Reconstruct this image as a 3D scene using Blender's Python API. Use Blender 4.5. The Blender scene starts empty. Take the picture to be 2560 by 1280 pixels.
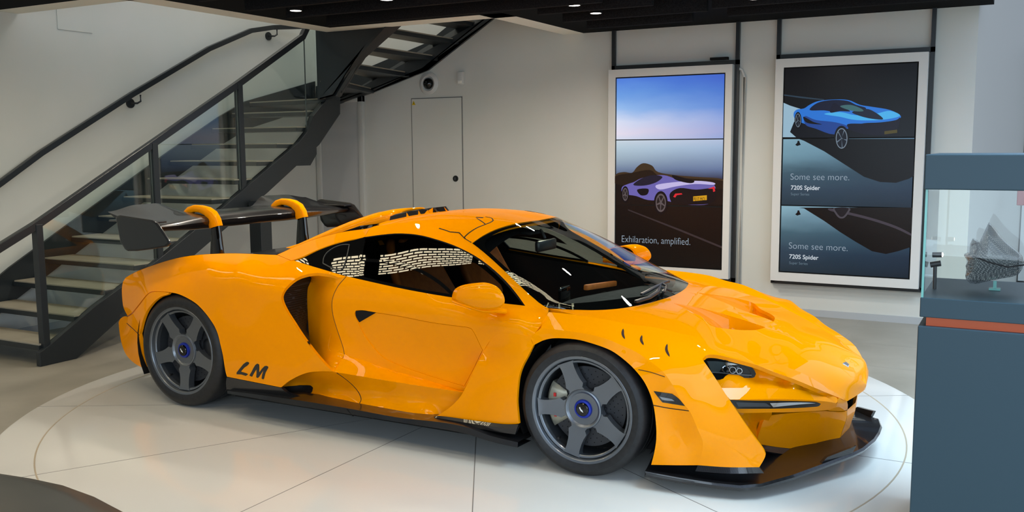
import bpy, bmesh, math, random
import numpy as np
from mathutils import Vector, Matrix, geometry
from mathutils.bvhtree import BVHTree
random.seed(7)
S = bpy.context.scene
COL = S.collection
# ------------------------------------------------------------------ camera (solved from the two wheels, the screens and the verticals)
CAM = np.array([1.7924, -4.8795, 1.5702]); YAW, PITCH, ROLL, FPX = -0.5010, 0.1162, -0.0068, 2337.85
_cy, _sy, _cp, _sp = math.cos(YAW), math.sin(YAW), math.cos(PITCH), math.sin(PITCH)
DV = np.array([_sy*_cp, _cy*_cp, -_sp]); _r = np.array([_cy, -_sy, 0.0]); _u = np.cross(_r, DV)
RV = math.cos(ROLL)*_r + math.sin(ROLL)*_u
UV = -math.sin(ROLL)*_r + math.cos(ROLL)*_u
cam = bpy.data.cameras.new('camera'); cam_o = bpy.data.objects.new('camera', cam); COL.objects.link(cam_o)
cam.sensor_width = 36.0; cam.lens = FPX*36.0/2560.0; cam.clip_start = 0.05; cam.clip_end = 200
_m = Matrix.Identity(4)
for i in range(3):
    _m[i][0] = RV[i]; _m[i][1] = UV[i]; _m[i][2] = -DV[i]; _m[i][3] = CAM[i]
cam_o.matrix_world = _m
S.camera = cam_o
S.view_settings.view_transform = 'Standard'; S.view_settings.look = 'None'
S.view_settings.exposure = 0.0; S.view_settings.gamma = 1.0; S.view_settings.use_curve_mapping = False
S.cycles.use_denoising = True
S.cycles.max_bounces = 10; S.cycles.transparent_max_bounces = 24; S.cycles.glossy_bounces = 6; S.cycles.diffuse_bounces = 4
S.cycles.caustics_reflective = False; S.cycles.caustics_refractive = False
S.cycles.sample_clamp_indirect = 6.0
# ------------------------------------------------------------------ world: bright overcast daylight outside the shop front
W = bpy.data.worlds.new('daylight'); S.world = W; W.use_nodes = True
_n = W.node_tree.nodes; _l = W.node_tree.links
_bg = _n['Background']; _bg.inputs[1].default_value = 1.0
_tc = _n.new('ShaderNodeTexCoord'); _sx = _n.new('ShaderNodeSeparateXYZ'); _rp = _n.new('ShaderNodeValToRGB')
_l.new(_tc.outputs['Generated'], _sx.inputs[0]); _l.new(_sx.outputs[2], _rp.inputs[0]); _l.new(_rp.outputs[0], _bg.inputs[0])
_e = _rp.color_ramp.elements
_e[0].position = 0.0; _e[0].color = (0.10, 0.10, 0.10, 1)
_e[1].position = 1.0; _e[1].color = (0.55, 0.80, 1.25, 1)
for p_, c_ in ((0.02, (0.16, 0.17, 0.16, 1)), (0.10, (0.40, 0.42, 0.42, 1)), (0.16, (1.0, 1.2, 1.45, 1)), (0.45, (0.9, 1.12, 1.5, 1))):
    q_ = _e.new(p_); q_.color = c_
LIGHT_K = 1.0
def area_light(name, loc, look, sx, sy, power, color, spread=math.pi):
    L = bpy.data.lights.new(name, 'AREA'); L.shape = 'RECTANGLE'; L.size = sx; L.size_y = sy
    L.energy = power*LIGHT_K; L.color = color; L.spread = spread
    o = bpy.data.objects.new(name, L); COL.objects.link(o); o.location = loc
    d = Vector(look) - Vector(loc); o.rotation_euler = d.to_track_quat('-Z', 'Y').to_euler()
    return o
# daylight through the glazed front (behind the viewer) and the glazed right end of the showroom
area_light('window_daylight_front', (2.0, -7.6, 1.6), (0.3, 0, 0.5), 7.5, 2.4, 205, (0.70, 0.86, 1.0))
area_light('window_daylight_right', (5.9, -3.0, 1.8), (0.3, 0.2, 0.5), 6.0, 2.8, 70, (0.62, 0.82, 1.0))
area_light('atrium_daylight', (2.9, -1.3, 5.8), (2.0, -1.1, 0), 2.2, 5.0, 400, (0.60, 0.83, 1.0), math.radians(105))
# warm out-of-view area light high in the stair well, below its closed lid
area_light('stairwell_light', (-4.4, 2.6, 5.6), (-4.6, 2.4, 0), 2.0, 2.0, 60, (1.0, 0.95, 0.86))

# ------------------------------------------------------------------ materials
def mat(name, col, rough=0.5, metal=0.0, coat=0.0, coat_rough=0.03, spec=0.5, emit=None, estr=1.0):
    m = bpy.data.materials.new(name); m.use_nodes = True
    b = m.node_tree.nodes['Principled BSDF']
    b.inputs['Base Color'].default_value = (col[0], col[1], col[2], 1)
    b.inputs['Roughness'].default_value = rough; b.inputs['Metallic'].default_value = metal
    b.inputs['Coat Weight'].default_value = coat; b.inputs['Coat Roughness'].default_value = coat_rough
    b.inputs['Specular IOR Level'].default_value = spec
    if emit:
        b.inputs['Emission Color'].default_value = (emit[0], emit[1], emit[2], 1); b.inputs['Emission Strength'].default_value = estr
    return m
def sgl(h):     # sRGB 0-255 triple to linear
    return tuple(((c/255.0)/12.92 if c/255.0 <= 0.04045 else ((c/255.0+0.055)/1.055)**2.4) for c in h)
def noise_mix(m, c1, c2, scale, detail=4, lo=0.35, hi=0.65, stretch=(1, 1, 1), bump=0.0, coord='Object'):
    nt = m.node_tree; b = nt.nodes['Principled BSDF']
    tc = nt.nodes.new('ShaderNodeTexCoord'); mp = nt.nodes.new('ShaderNodeMapping'); nz = nt.nodes.new('ShaderNodeTexNoise')
    rp = nt.nodes.new('ShaderNodeValToRGB')
    mp.inputs['Scale'].default_value = stretch
    nz.inputs['Scale'].default_value = scale; nz.inputs['Detail'].default_value = detail
    rp.color_ramp.elements[0].position = lo; rp.color_ramp.elements[0].color = (*c1, 1)
    rp.color_ramp.elements[1].position = hi; rp.color_ramp.elements[1].color = (*c2, 1)
    nt.links.new(tc.outputs[coord], mp.inputs[0]); nt.links.new(mp.outputs[0], nz.inputs[0])
    nt.links.new(nz.outputs[0], rp.inputs[0]); nt.links.new(rp.outputs[0], b.inputs['Base Color'])
    if bump:
        bp = nt.nodes.new('ShaderNodeBump'); bp.inputs['Strength'].default_value = bump; bp.inputs['Distance'].default_value = 0.01
        nt.links.new(nz.outputs[0], bp.inputs['Height']); nt.links.new(bp.outputs[0], b.inputs['Normal'])
    return m
def glass_mat(name, tint, rough=0.0, refl=1.0, f0=0.04):
    m = bpy.data.materials.new(name); m.use_nodes = True; nt = m.node_tree; nt.nodes.clear()
    out = nt.nodes.new('ShaderNodeOutputMaterial'); mx = nt.nodes.new('ShaderNodeMixShader')
    tr = nt.nodes.new('ShaderNodeBsdfTransparent'); gl = nt.nodes.new('ShaderNodeBsdfGlossy')
    tr.inputs[0].default_value = (*tint, 1); gl.inputs['Roughness'].default_value = rough; gl.inputs[0].default_value = (refl, refl, refl, 1)
    lw = nt.nodes.new('ShaderNodeFresnel'); ge = nt.nodes.new('ShaderNodeNewGeometry'); mr = nt.nodes.new('ShaderNodeMapRange')
    mr.inputs[3].default_value = 1.5; mr.inputs[4].default_value = 1/1.5     # same reflectance from both sides of the sheet
    nt.links.new(ge.outputs['Backfacing'], mr.inputs[0]); nt.links.new(mr.outputs[0], lw.inputs[0])
    nt.links.new(lw.outputs[0], mx.inputs[0]); nt.links.new(tr.outputs[0], mx.inputs[1]); nt.links.new(gl.outputs[0], mx.inputs[2])
    nt.links.new(mx.outputs[0], out.inputs[0])
    return m
M = {}
M['paint'] = mat('orange_paint', (0.93, 0.30, 0.0), 0.5, coat=0.5, coat_rough=0.012, spec=0.0)
M['paint'].node_tree.nodes['Principled BSDF'].inputs['Coat IOR'].default_value = 1.38
M['gap'] = mat('panel_gap_shadow', (0.035, 0.008, 0.0), 0.8)
M['carbon'] = mat('gloss_carbon_fibre', (0.006, 0.006, 0.007), 0.3, coat=0.6, coat_rough=0.02, spec=0.3)
def carbon_weave(m):
    nt = m.node_tree; b = nt.nodes['Principled BSDF']
    tc = nt.nodes.new('ShaderNodeTexCoord'); ck = nt.nodes.new('ShaderNodeTexChecker'); ck.inputs['Scale'].default_value = 260
    ck.inputs[1].default_value = (0.004, 0.004, 0.005, 1); ck.inputs[2].default_value = (0.014, 0.014, 0.015, 1)
    nt.links.new(tc.outputs['Object'], ck.inputs[0]); nt.links.new(ck.outputs[0], b.inputs['Base Color'])
carbon_weave(M['carbon'])
M['black'] = mat('matt_black', (0.006, 0.006, 0.006), 0.75, spec=0.2)
M['satin_black'] = mat('satin_black', (0.008, 0.008, 0.009), 0.35)
M['gloss_black'] = mat('gloss_black_glass', (0.004, 0.004, 0.004), 0.012, spec=0.5)
M['rubber'] = noise_mix(mat('tyre_rubber', (0.012, 0.012, 0.013), 0.48, spec=0.4), (0.009, 0.009, 0.010), (0.016, 0.016, 0.017), 40)
M['rim'] = mat('grey_wheel_alloy', (0.15, 0.165, 0.185), 0.33, metal=0.75, coat=0.4, coat_rough=0.1)
M['rim_dark'] = mat('dark_wheel_barrel', (0.035, 0.037, 0.042), 0.35, metal=0.7)
M['disc'] = mat('carbon_brake_disc', (0.035, 0.036, 0.04), 0.4, metal=0.3)
M['caliper'] = mat('champagne_caliper', (0.33, 0.31, 0.24), 0.4, metal=0.5)
M['blue'] = mat('blue_anodised_nut', (0.012, 0.03, 0.33), 0.3, metal=0.5)
M['white_mark'] = mat('white_marking', (0.75, 0.75, 0.75), 0.4)
M['red_mark'] = mat('red_marking', (0.6, 0.02, 0.02), 0.4)
M['decal'] = mat('dark_decal', (0.018, 0.017, 0.014), 0.45)
M['chrome'] = mat('chrome', (0.7, 0.7, 0.72), 0.08, metal=1.0)
M['seat'] = noise_mix(mat('orange_leather', (0.55, 0.14, 0.015), 0.6), (0.50, 0.13, 0.015), (0.62, 0.17, 0.02), 25)
M['suede'] = noise_mix(mat('charcoal_suede', (0.02, 0.022, 0.024), 0.9), (0.017, 0.019, 0.021), (0.032, 0.035, 0.038), 30)
M['windscreen'] = glass_mat('windscreen_glass', (0.80, 0.87, 0.84))
M['side_glass'] = glass_mat('tinted_side_glass', (0.28, 0.30, 0.28))
M['lamp_glass'] = glass_mat('lamp_glass', (0.9, 0.92, 0.95))
M['case_glass'] = glass_mat('display_glass', (0.93, 0.97, 0.96))
M['pane_edge'] = mat('dark_glass_edge', (0.06, 0.075, 0.07), 0.25)
M['glass_edge'] = mat('green_glass_edge', (0.16, 0.42, 0.38), 0.2)
M['pane'] = glass_mat('stair_glass', (0.90, 0.95, 0.93))
M['wall'] = noise_mix(mat('white_wall_paint', (0.60, 0.605, 0.56), 0.75, spec=0.2), (0.585, 0.595, 0.545), (0.615, 0.615, 0.575), 1.3, bump=0.0)
M['soffit'] = mat('white_soffit_paint', (0.88, 0.85, 0.76), 0.8, spec=0.2)
M['ceil_black'] = mat('black_ceiling', (0.0035, 0.0035, 0.004), 0.9, spec=0.1)
M['baffle'] = noise_mix(mat('dark_felt_baffle', (0.012, 0.012, 0.013), 0.95, spec=0.1), (0.009, 0.009, 0.010), (0.016, 0.016, 0.017), 90)
M['concrete'] = noise_mix(mat('polished_concrete', (0.3, 0.28, 0.24), 0.35, spec=0.4), (0.25, 0.23, 0.185), (0.34, 0.315, 0.26), 2.2, detail=8, lo=0.3, hi=0.7)
M['platform'] = mat('white_gloss_tile', (0.66, 0.645, 0.60), 0.10, spec=0.4)
M['joint'] = mat('tile_joint', (0.20, 0.19, 0.175), 0.6)
M['steel'] = mat('anthracite_steel', (0.014, 0.018, 0.021), 0.38, spec=0.45)
M['steel_lit'] = mat('anthracite_handrail', (0.014, 0.017, 0.02), 0.3, spec=0.5)
M['tread'] = noise_mix(mat('beige_stair_tread', (0.30, 0.26, 0.20), 0.6), (0.27, 0.235, 0.18), (0.33, 0.29, 0.225), 3)
M['screen_frame'] = mat('white_screen_frame', (0.66, 0.65, 0.62), 0.5)
M['cabinet'] = mat('blue_grey_cabinet', (0.020, 0.045, 0.062), 0.45, spec=0.4)
M['orange_strip'] = mat('orange_laminate', (0.52, 0.085, 0.018), 0.5)
M['white_plastic'] = mat('white_plastic', (0.6, 0.6, 0.57), 0.4)
M['yellow_sign'] = mat('yellow_sign', (0.7, 0.45, 0.0), 0.5)
M['lamp'] = mat('lit_lamp_disc', (1, 1, 1), 0.5, emit=(1.0, 0.93, 0.82), estr=14.0)
M['red'] = mat('red_plastic', (0.35, 0.02, 0.03), 0.4)
M['facade'] = None
# ------------------------------------------------------------------ helpers: objects
def setp(o, label=None, cat=None, group=None, kind=None):
    if label: o['label'] = label
    if cat: o['category'] = cat
    if group: o['group'] = group
    if kind: o['kind'] = kind
    return o
def thing(name, label, cat, loc=(0, 0, 0), group=None):
    o = bpy.data.objects.new(name, None); COL.objects.link(o); o.location = loc; o.empty_display_size = 0.1
    return setp(o, label, cat, group)
def obj(name, V, F, m, parent=None, smooth=True, angle=35, label=None, mats=None, fm=None):
    me = bpy.data.meshes.new(name); me.from_pydata([tuple(map(float, v)) for v in V], [], [tuple(f) for f in F]); me.update()
    o = bpy.data.objects.new(name, me); COL.objects.link(o)
    for k in (mats or [m]): me.materials.append(k)
    if fm is not None:
        for p, k in zip(me.polygons, fm): p.material_index = k
    if smooth and len(me.polygons):
        me.polygons.foreach_set('use_smooth', [True]*len(me.polygons)); me.set_sharp_from_angle(angle=math.radians(angle))
    if parent is not None:
        o.parent = parent
        p = parent; off = Vector((0, 0, 0))
        while p is not None: off += Vector(p.location); p = p.parent
        me.transform(Matrix.Translation(-off))
    if label: o['label'] = label
    return o
class MB:                                   # a mesh collected from several shapes
    def __init__(s): s.V = []; s.F = []
    def add(s, V, F):
        b = len(s.V); s.V += [tuple(map(float, v)) for v in V]; s.F += [tuple(b+i for i in f) for f in F]; return s
    def box(s, x0, x1, y0, y1, z0, z1):
        V = [(x, y, z) for x in (x0, x1) for y in (y0, y1) for z in (z0, z1)]
        return s.add(V, [(0, 1, 3, 2), (4, 6, 7, 5), (0, 4, 5, 1), (2, 3, 7, 6), (0, 2, 6, 4), (1, 5, 7, 3)])
    def prism(s, poly, d):                 # planar polygon of 3D points extruded by vector d
        n = len(poly); P = [np.array(p, float) for p in poly]; Q = [p+np.array(d, float) for p in P]
        return s.add(P+Q, [tuple(range(n))[::-1], tuple(range(n, 2*n))] + [(i, (i+1) % n, n+(i+1) % n, n+i) for i in range(n)])
    def cyl(s, a, b, r, n=24, r2=None):
        a = np.array(a, float); b = np.array(b, float); r2 = r if r2 is None else r2
        d = (b-a)/np.linalg.norm(b-a); t = np.array([0, 0, 1.0]) if abs(d[2]) < 0.9 else np.array([1.0, 0, 0])
        u = np.cross(d, t); u /= np.linalg.norm(u); v = np.cross(d, u)
        A = [a+r*(math.cos(2*math.pi*k/n)*u+math.sin(2*math.pi*k/n)*v) for k in range(n)]
        B = [b+r2*(math.cos(2*math.pi*k/n)*u+math.sin(2*math.pi*k/n)*v) for k in range(n)]
        return s.add(A+B, [tuple(range(n))[::-1], tuple(range(n, 2*n))]+[(i, (i+1) % n, n+(i+1) % n, n+i) for i in range(n)][::1])
    def tube(s, pts, r, n=10, caps=True):
        V, F = sweep(pts, [(r*math.cos(2*math.pi*k/n), r*math.sin(2*math.pi*k/n)) for k in range(n)], caps)
        return s.add(V, F)
    def bar(s, pts, w, h, up=(0, 0, 1)):
        V, F = sweep(pts, [(-w/2, -h/2), (w/2, -h/2), (w/2, h/2), (-w/2, h/2)], True, up); return s.add(V, F)
    def obj(s, name, m, parent=None, smooth=True, angle=35, label=None, bevel=0.0, bseg=2):
        o = obj(name, s.V, s.F, m, parent, smooth, angle, label)
        bm = bmesh.new(); bm.from_mesh(o.data); bmesh.ops.recalc_face_normals(bm, faces=bm.faces)
        if bevel:
            es = [e for e in bm.edges if len(e.link_faces) == 2 and e.calc_face_angle(0) > math.radians(30)]
            bmesh.ops.bevel(bm, geom=es, offset=bevel, segments=bseg, affect='EDGES', profile=0.5)
        bm.to_mesh(o.data); bm.free()
        if smooth:
            o.data.polygons.foreach_set('use_smooth', [True]*len(o.data.polygons)); o.data.set_sharp_from_angle(angle=math.radians(angle))
        return o
def sweep(pts, prof, caps=True, up=(0, 0, 1)):
    P = [np.array(p, float) for p in pts]; n = len(P); m = len(prof); V = []; F = []
    up = np.array(up, float)
    for i in range(n):
        if i == 0: d = P[1]-P[0]
        elif i == n-1: d = P[-1]-P[-2]
        else:
            a = P[i]-P[i-1]; b = P[i+1]-P[i]; d = a/np.linalg.norm(a)+b/np.linalg.norm(b)
        d = d/np.linalg.norm(d)
        r = np.cross(d, up)
        if np.linalg.norm(r) < 1e-3: r = np.cross(d, np.array([1.0, 0, 0]))
        r /= np.linalg.norm(r); u = np.cross(r, d)
        for (a_, b_) in prof: V.append(P[i]+a_*r+b_*u)
    for i in range(n-1):
        for k in range(m):
            F.append((i*m+k, i*m+(k+1) % m, (i+1)*m+(k+1) % m, (i+1)*m+k))
    if caps: F += [tuple(range(m))[::-1], tuple(range((n-1)*m, n*m))]
    return V, F
def lathe(prof, n, axis='y', c=(0, 0, 0)):  # prof: (radius, offset along axis)
    V = []; F = []; m = len(prof)
    for k in range(n):
        a = 2*math.pi*k/n
        for (r, t) in prof:
            if axis == 'y': V.append((c[0]+r*math.cos(a), c[1]+t, c[2]+r*math.sin(a)))
            elif axis == 'x': V.append((c[0]+t, c[1]+r*math.cos(a), c[2]+r*math.sin(a)))
            else: V.append((c[0]+r*math.cos(a), c[1]+r*math.sin(a), c[2]+t))
    for k in range(n):
        k2 = (k+1) % n
        for i in range(m-1): F.append((k*m+i, k2*m+i, k2*m+i+1, k*m+i+1))
    return V, F
# ------------------------------------------------------------------ helpers: measuring the photograph (pixel + one known coordinate -> point in space)
def ray(px, py): return DV*FPX + (px-1280.0)*RV - (py-640.0)*UV
def at(px, py, x=None, y=None, z=None):
    v = ray(px, py)
    i, val = (0, x) if x is not None else ((1, y) if y is not None else (2, z))
    return CAM + (val-CAM[i])/v[i]*v
def pj(P):
    q = np.asarray(P, float)-CAM; zz = float(q@DV)
    return 1280+FPX*float(q@RV)/zz, 640-FPX*float(q@UV)/zz, 1.0/zz
def P3(c):                                  # control: (px, py, Y) = half-width Y on the near side; (px, py, 'z', v); ('p', x, y, z)
    if c[0] == 'p': return np.array(c[1:4], float)
    if len(c) == 3: return at(c[0], c[1], y=-c[2])
    return at(c[0], c[1], **{c[2]: c[3]})
# ------------------------------------------------------------------ helpers: smooth body panels from measured curves
def dense(ctrl, step=7.0):
    C = [np.array(pj(P3(c))) for c in ctrl]
    n = len(C); out = []
    for i in range(n-1):
        p0 = C[i-1] if i > 0 else 2*C[0]-C[1]
        p1, p2 = C[i], C[i+1]
        p3 = C[i+2] if i+2 < n else 2*C[-1]-C[-2]
        def tj(ti, a, b): return ti+max(1e-6, math.hypot(b[0]-a[0], b[1]-a[1]))**0.5
        t0 = 0; t1 = tj(t0, p0, p1); t2 = tj(t1, p1, p2); t3 = tj(t2, p2, p3)
        k = max(1, int(round(math.hypot(p2[0]-p1[0], p2[1]-p1[1])/step)))
        for j in range(k):
            t = t1+(t2-t1)*j/k
            a1 = (t1-t)/(t1-t0)*p0+(t-t0)/(t1-t0)*p1; a2 = (t2-t)/(t2-t1)*p1+(t-t1)/(t2-t1)*p2; a3 = (t3-t)/(t3-t2)*p2+(t-t2)/(t3-t2)*p3
            b1 = (t2-t)/(t2-t0)*a1+(t-t0)/(t2-t0)*a2; b2 = (t3-t)/(t3-t1)*a2+(t-t1)/(t3-t1)*a3
            out.append((t2-t)/(t2-t1)*b1+(t-t1)/(t2-t1)*b2)
    out.append(C[-1]); return out
def to3(p): 
    v = ray(p[0], p[1]); return CAM+v*(1.0/p[2])/FPX        # p[2] is one over the depth along the view axis
class Surf:
    def __init__(s, K, lam=2e-6):
        K = np.array(K); s.x = K[:, :2]/1000.0
        n = len(K); d = np.linalg.norm(s.x[:, None]-s.x[None], axis=2)
        A = np.zeros((n+3, n+3)); A[:n, :n] = s.U(d)+lam*np.eye(n); A[:n, n] = 1; A[:n, n+1:] = s.x; A[n, :n] = 1; A[n+1:, :n] = s.x.T
        s.c = np.linalg.solve(A, np.concatenate([K[:, 2], np.zeros(3)]))
    @staticmethod
    def U(r): return np.where(r > 1e-9, r*r*np.log(np.maximum(r, 1e-9)), 0.0)
    def w(s, P):
        P = np.atleast_2d(np.array(P, float))[:, :2]/1000.0
        d = np.linalg.norm(P[:, None]-s.x[None], axis=2); n = len(s.x)
        return s.U(d)@s.c[:n]+s.c[n]+P@s.c[n+1:]
    def pt(s, P):
        P = np.atleast_2d(np.array(P, float)); w = s.w(P)
        return [to3((P[i, 0], P[i, 1], w[i])) for i in range(len(P))]
def inside(P, poly):
    x, y = P; c = False; n = len(poly); j = n-1
    for i in range(n):
        xi, yi = poly[i][0], poly[i][1]; xj, yj = poly[j][0], poly[j][1]
        if (yi > y) != (yj > y) and x < (xj-xi)*(y-yi)/(yj-yi)+xi: c = not c
        j = i
    return c
def shrink(loop, g):
    if g == 0: return loop
    n = len(loop); ar = sum(loop[i][0]*loop[(i+1) % n][1]-loop[(i+1) % n][0]*loop[i][1] for i in range(n)); sg = 1 if ar > 0 else -1
    out = []
    for i in range(n):
        a, b, c = loop[i-1], loop[i], loop[(i+1) % n]
        e1 = np.array([b[0]-a[0], b[1]-a[1]]); e2 = np.array([c[0]-b[0], c[1]-b[1]])
        e1 = e1/(np.linalg.norm(e1)+1e-9); e2 = e2/(np.linalg.norm(e2)+1e-9)
        n1 = np.array([-e1[1], e1[0]]); n2 = np.array([-e2[1], e2[0]]); m = n1+n2
        L = np.linalg.norm(m)
        if L < 0.5: m = n1; k = 1
        else: m = m/L; k = min(2.0, 1/max(0.5, float(m@n1)))
        out.append(np.array([b[0]+sg*g*k*m[0], b[1]+sg*g*k*m[1], b[2]]))
    return out
def loop_of(segs, step=7.0):
    L = []
    for s in segs:
        d = dense(s, step); L += d[:-1]
    q = [L[0]]
    for p in L[1:]:
        if math.hypot(p[0]-q[-1][0], p[1]-q[-1][1]) > 0.7: q.append(p)
    if math.hypot(q[0][0]-q[-1][0], q[0][1]-q[-1][1]) < 0.7: q.pop()
    return q
def fit(segs, ctrl=(), sym=0.0, lam=2e-6, kstep=24.0):
    K = []
    for s in segs: K += dense(s, kstep)
    K += [np.array(pj(P3(c))) for c in ctrl]
    if sym:
        for k in list(K):
            P = to3(k)
            if -sym < P[1] < -0.02: K.append(np.array(pj(P*np.array([1, -1, 1]))))
    q = []
    for k in K:
        if all(abs(k[0]-p[0])+abs(k[1]-p[1]) > 2.5 for p in q): q.append(k)
    return Surf(q, lam)
LAST = [None]
def par(p, k): return p[k] if isinstance(p, tuple) else p
def tri_mesh(loop, holes, surf, grid):
    pts = [(p[0], p[1]) for p in loop]; edges = [(i, (i+1) % len(loop)) for i in range(len(loop))]
    for h in holes:
        b = len(pts); pts += [(p[0], p[1]) for p in h]; edges += [(b+i, b+(i+1) % len(h)) for i in range(len(h))]
    nb = len(pts); B = np.array(pts)
    x0, y0 = B.min(0); x1, y1 = B.max(0)
    r = 0; y = y0+grid*0.5
    while y < y1:
        x = x0+grid*(0.5 if r % 2 else 1.0)
        while x < x1:
            if inside((x, y), loop) and not any(inside((x, y), h) for h in holes):
                if np.min((B[:nb, 0]-x)**2+(B[:nb, 1]-y)**2) > (0.55*grid)**2: pts.append((x, y))
            x += grid
        y += grid*0.866; r += 1
    R = geometry.delaunay_2d_cdt([Vector(p) for p in pts], edges, [], 0, 1e-4)
    vs = [(v[0], v[1]) for v in R[0]]; F = []
    for f in R[2]:
        cx = sum(vs[i][0] for i in f)/len(f); cy = sum(vs[i][1] for i in f)/len(f)
        if inside((cx, cy), loop) and not any(inside((cx, cy), h) for h in holes): F.append(tuple(f))
    V = surf.pt(vs)
    return vs, V, F
def orient(V, F):                            # outward = towards the viewer on the near side
    out = []
    for f in F:
        a, b, c = V[f[0]], V[f[1]], V[f[2]]; n = np.cross(b-a, c-a)
        out.append(f if n@(CAM-a) > 0 else f[::-1])
    return out
def boundary_edges(F):
    E = {}
    for f in F:
        for i in range(len(f)):
            a, b = f[i], f[(i+1) % len(f)]; E[(a, b)] = 1
    return [(a, b) for (a, b) in E if (b, a) not in E]
def vnormals(V, F):
    N = np.zeros((len(V), 3)); V = np.array(V)
    for f in F:
        n = np.cross(V[f[1]]-V[f[0]], V[f[2]]-V[f[0]])
        for i in f: N[i] += n
    return N/(np.linalg.norm(N, axis=1)[:, None]+1e-12)
def panel(name, segs, m, parent, ctrl=(), holes=(), grid=9.0, lam=2e-6, sym=0.0, gap=1.0, thick=0.018, mirror=True, surf=None, label=None,
          inner=None, rim=None, join=False, lift=0.0, mlabel=None, step=7.0, weld=None):
    sf = surf or fit(segs, ctrl, sym, lam)
    loop = shrink(loop_of(segs, step), gap)
    H = [shrink(loop_of(h, step), -gap) for h in holes]
    vs, V, F = tri_mesh(loop, H, sf, grid)
    V = [np.array(v) for v in V]
    if lift: V = [v+(CAM-v)/np.linalg.norm(CAM-v)*lift for v in V]
    F = orient(V, F)
    if join:                                  # half panel that meets its mirror image on the centre line
        for i, v in enumerate(V):
            if abs(v[1]) < 0.012 or v[1] > 0: V[i] = np.array([v[0], 0.0, v[2]])
        on = {i for i, v in enumerate(V) if v[1] == 0.0}
        n = len(V); idx = {}
        V2 = list(V)
        for i, v in enumerate(V):
            if i in on: idx[i] = i
            else: idx[i] = len(V2); V2.append(v*np.array([1, -1, 1]))
        F = F+[tuple(idx[i] for i in f)[::-1] for f in F if not all(i in on for i in f)]; V = V2
        F = [f for f in F if len(set(f)) == len(f)]
        mirror = False
    nf = len(F); fm = [0]*nf
    if thick:
        N = vnormals(V, F); n = len(V); VV = V+[V[i]-N[i]*thick for i in range(n)]
        G = F+[tuple(i+n for i in f)[::-1] for f in F]; fm = [0]*nf+[1]*nf
        for (a, b) in boundary_edges(F): G.append((b, a, a+n, b+n)); fm.append(2 if rim else 0)
        V, F = VV, G
    mats = [m, inner or M['satin_black'], rim or m]
    o = obj(name, V, F, m, par(parent, 0), True, 40, label, mats, fm); o2 = None
    if mirror:
        o2 = obj(name, [v*np.array([1, -1, 1]) for v in V], [f[::-1] for f in F], m, par(parent, 1), True, 40, mlabel, mats, fm)
    LAST[0] = (o, o2 or o)
    return sf
def ribbon(name, ctrl, surf, width, m, parent, lift=0.0015, mirror=True, closed=False, taper=False):
    P = [(p[0], p[1]) for p in dense([(c[0], c[1], 0.5) for c in ctrl], 4.0)]
    Q = surf.pt(P); n = len(Q); V = []; F = []
    for i in range(n):
        t = Q[min(i+1, n-1)]-Q[max(i-1, 0)]; c = CAM-Q[i]; c = c/np.linalg.norm(c)
        # surface normal from the fitted surface
        a = surf.pt([(P[i][0]+2, P[i][1]), (P[i][0], P[i][1]+2)])
        nn = np.cross(a[0]-Q[i], a[1]-Q[i]); nn = nn/(np.linalg.norm(nn)+1e-12)
        if nn@c < 0: nn = -nn
        b = np.cross(nn, t); b = b/(np.linalg.norm(b)+1e-12)
        w = width*(math.sin(math.pi*min(1, max(0, i/(n-1))))**0.5 if taper else 1.0)
        up = nn*lift
        V += [Q[i]-b*w/2-nn*0.002, Q[i]-b*w/2+up, Q[i]+b*w/2+up, Q[i]+b*w/2-nn*0.002]
    for i in range(n-1):
        for k in range(3): F.append((4*i+k, 4*i+k+1, 4*i+k+5, 4*i+k+4))
    F += [(0, 1, 2, 3), (4*n-4, 4*n-3, 4*n-2, 4*n-1)]
    def mk(sgn):
        o = obj(name, [v*np.array([1, sgn, 1]) for v in V], F, m, par(parent, 0 if sgn > 0 else 1), True, 30)
        bm = bmesh.new(); bm.from_mesh(o.data); bmesh.ops.recalc_face_normals(bm, faces=bm.faces); bm.to_mesh(o.data); bm.free()
    mk(1)
    if mirror: mk(-1)
def loft(name, A, B, m, parent, mirror=True, n=24, label=None, rows=1, mid=None, closed=False, thick=0.0):
    def rs(c):
        c = [np.array(p, float) for p in c]; d = [0]
        for i in range(1, len(c)): d.append(d[-1]+np.linalg.norm(c[i]-c[i-1]))
        out = []
        for k in range(n+1):
            t = d[-1]*k/n; i = max(j for j in range(len(d)) if d[j] <= t+1e-12); i = min(i, len(c)-2)
            s = (t-d[i])/max(1e-9, d[i+1]-d[i]); out.append(c[i]*(1-s)+c[i+1]*s)
        return out
    L = [rs(A)] + ([rs(x) for x in mid] if mid else []) + [rs(B)]
    V = [p for r in L for p in r]; F = []
    for j in range(len(L)-1):
        for k in range(n): F.append((j*(n+1)+k, j*(n+1)+k+1, (j+1)*(n+1)+k+1, (j+1)*(n+1)+k))
    F = orient(V, F)
    if thick:
        N = vnormals(V, F); nn = len(V); V = V+[V[i]-N[i]*thick for i in range(nn)]
        F = F+[tuple(i+nn for i in f)[::-1] for f in F]+[(b, a, a+nn, b+nn) for (a, b) in boundary_edges(F)]
    o = obj(name, V, F, m, par(parent, 0), True, 35, label); o2 = o
    if mirror: o2 = obj(name, [np.array(v)*np.array([1, -1, 1]) for v in V], [f[::-1] for f in F], m, par(parent, 1), True, 35)
    LAST[0] = (o, o2)
    return o
def curve3(ctrl, step=7.0, dY=0.0, off=(0, 0, 0)):
    return [to3(p)+np.array(off, float) for p in dense(ctrl, step)]

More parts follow.
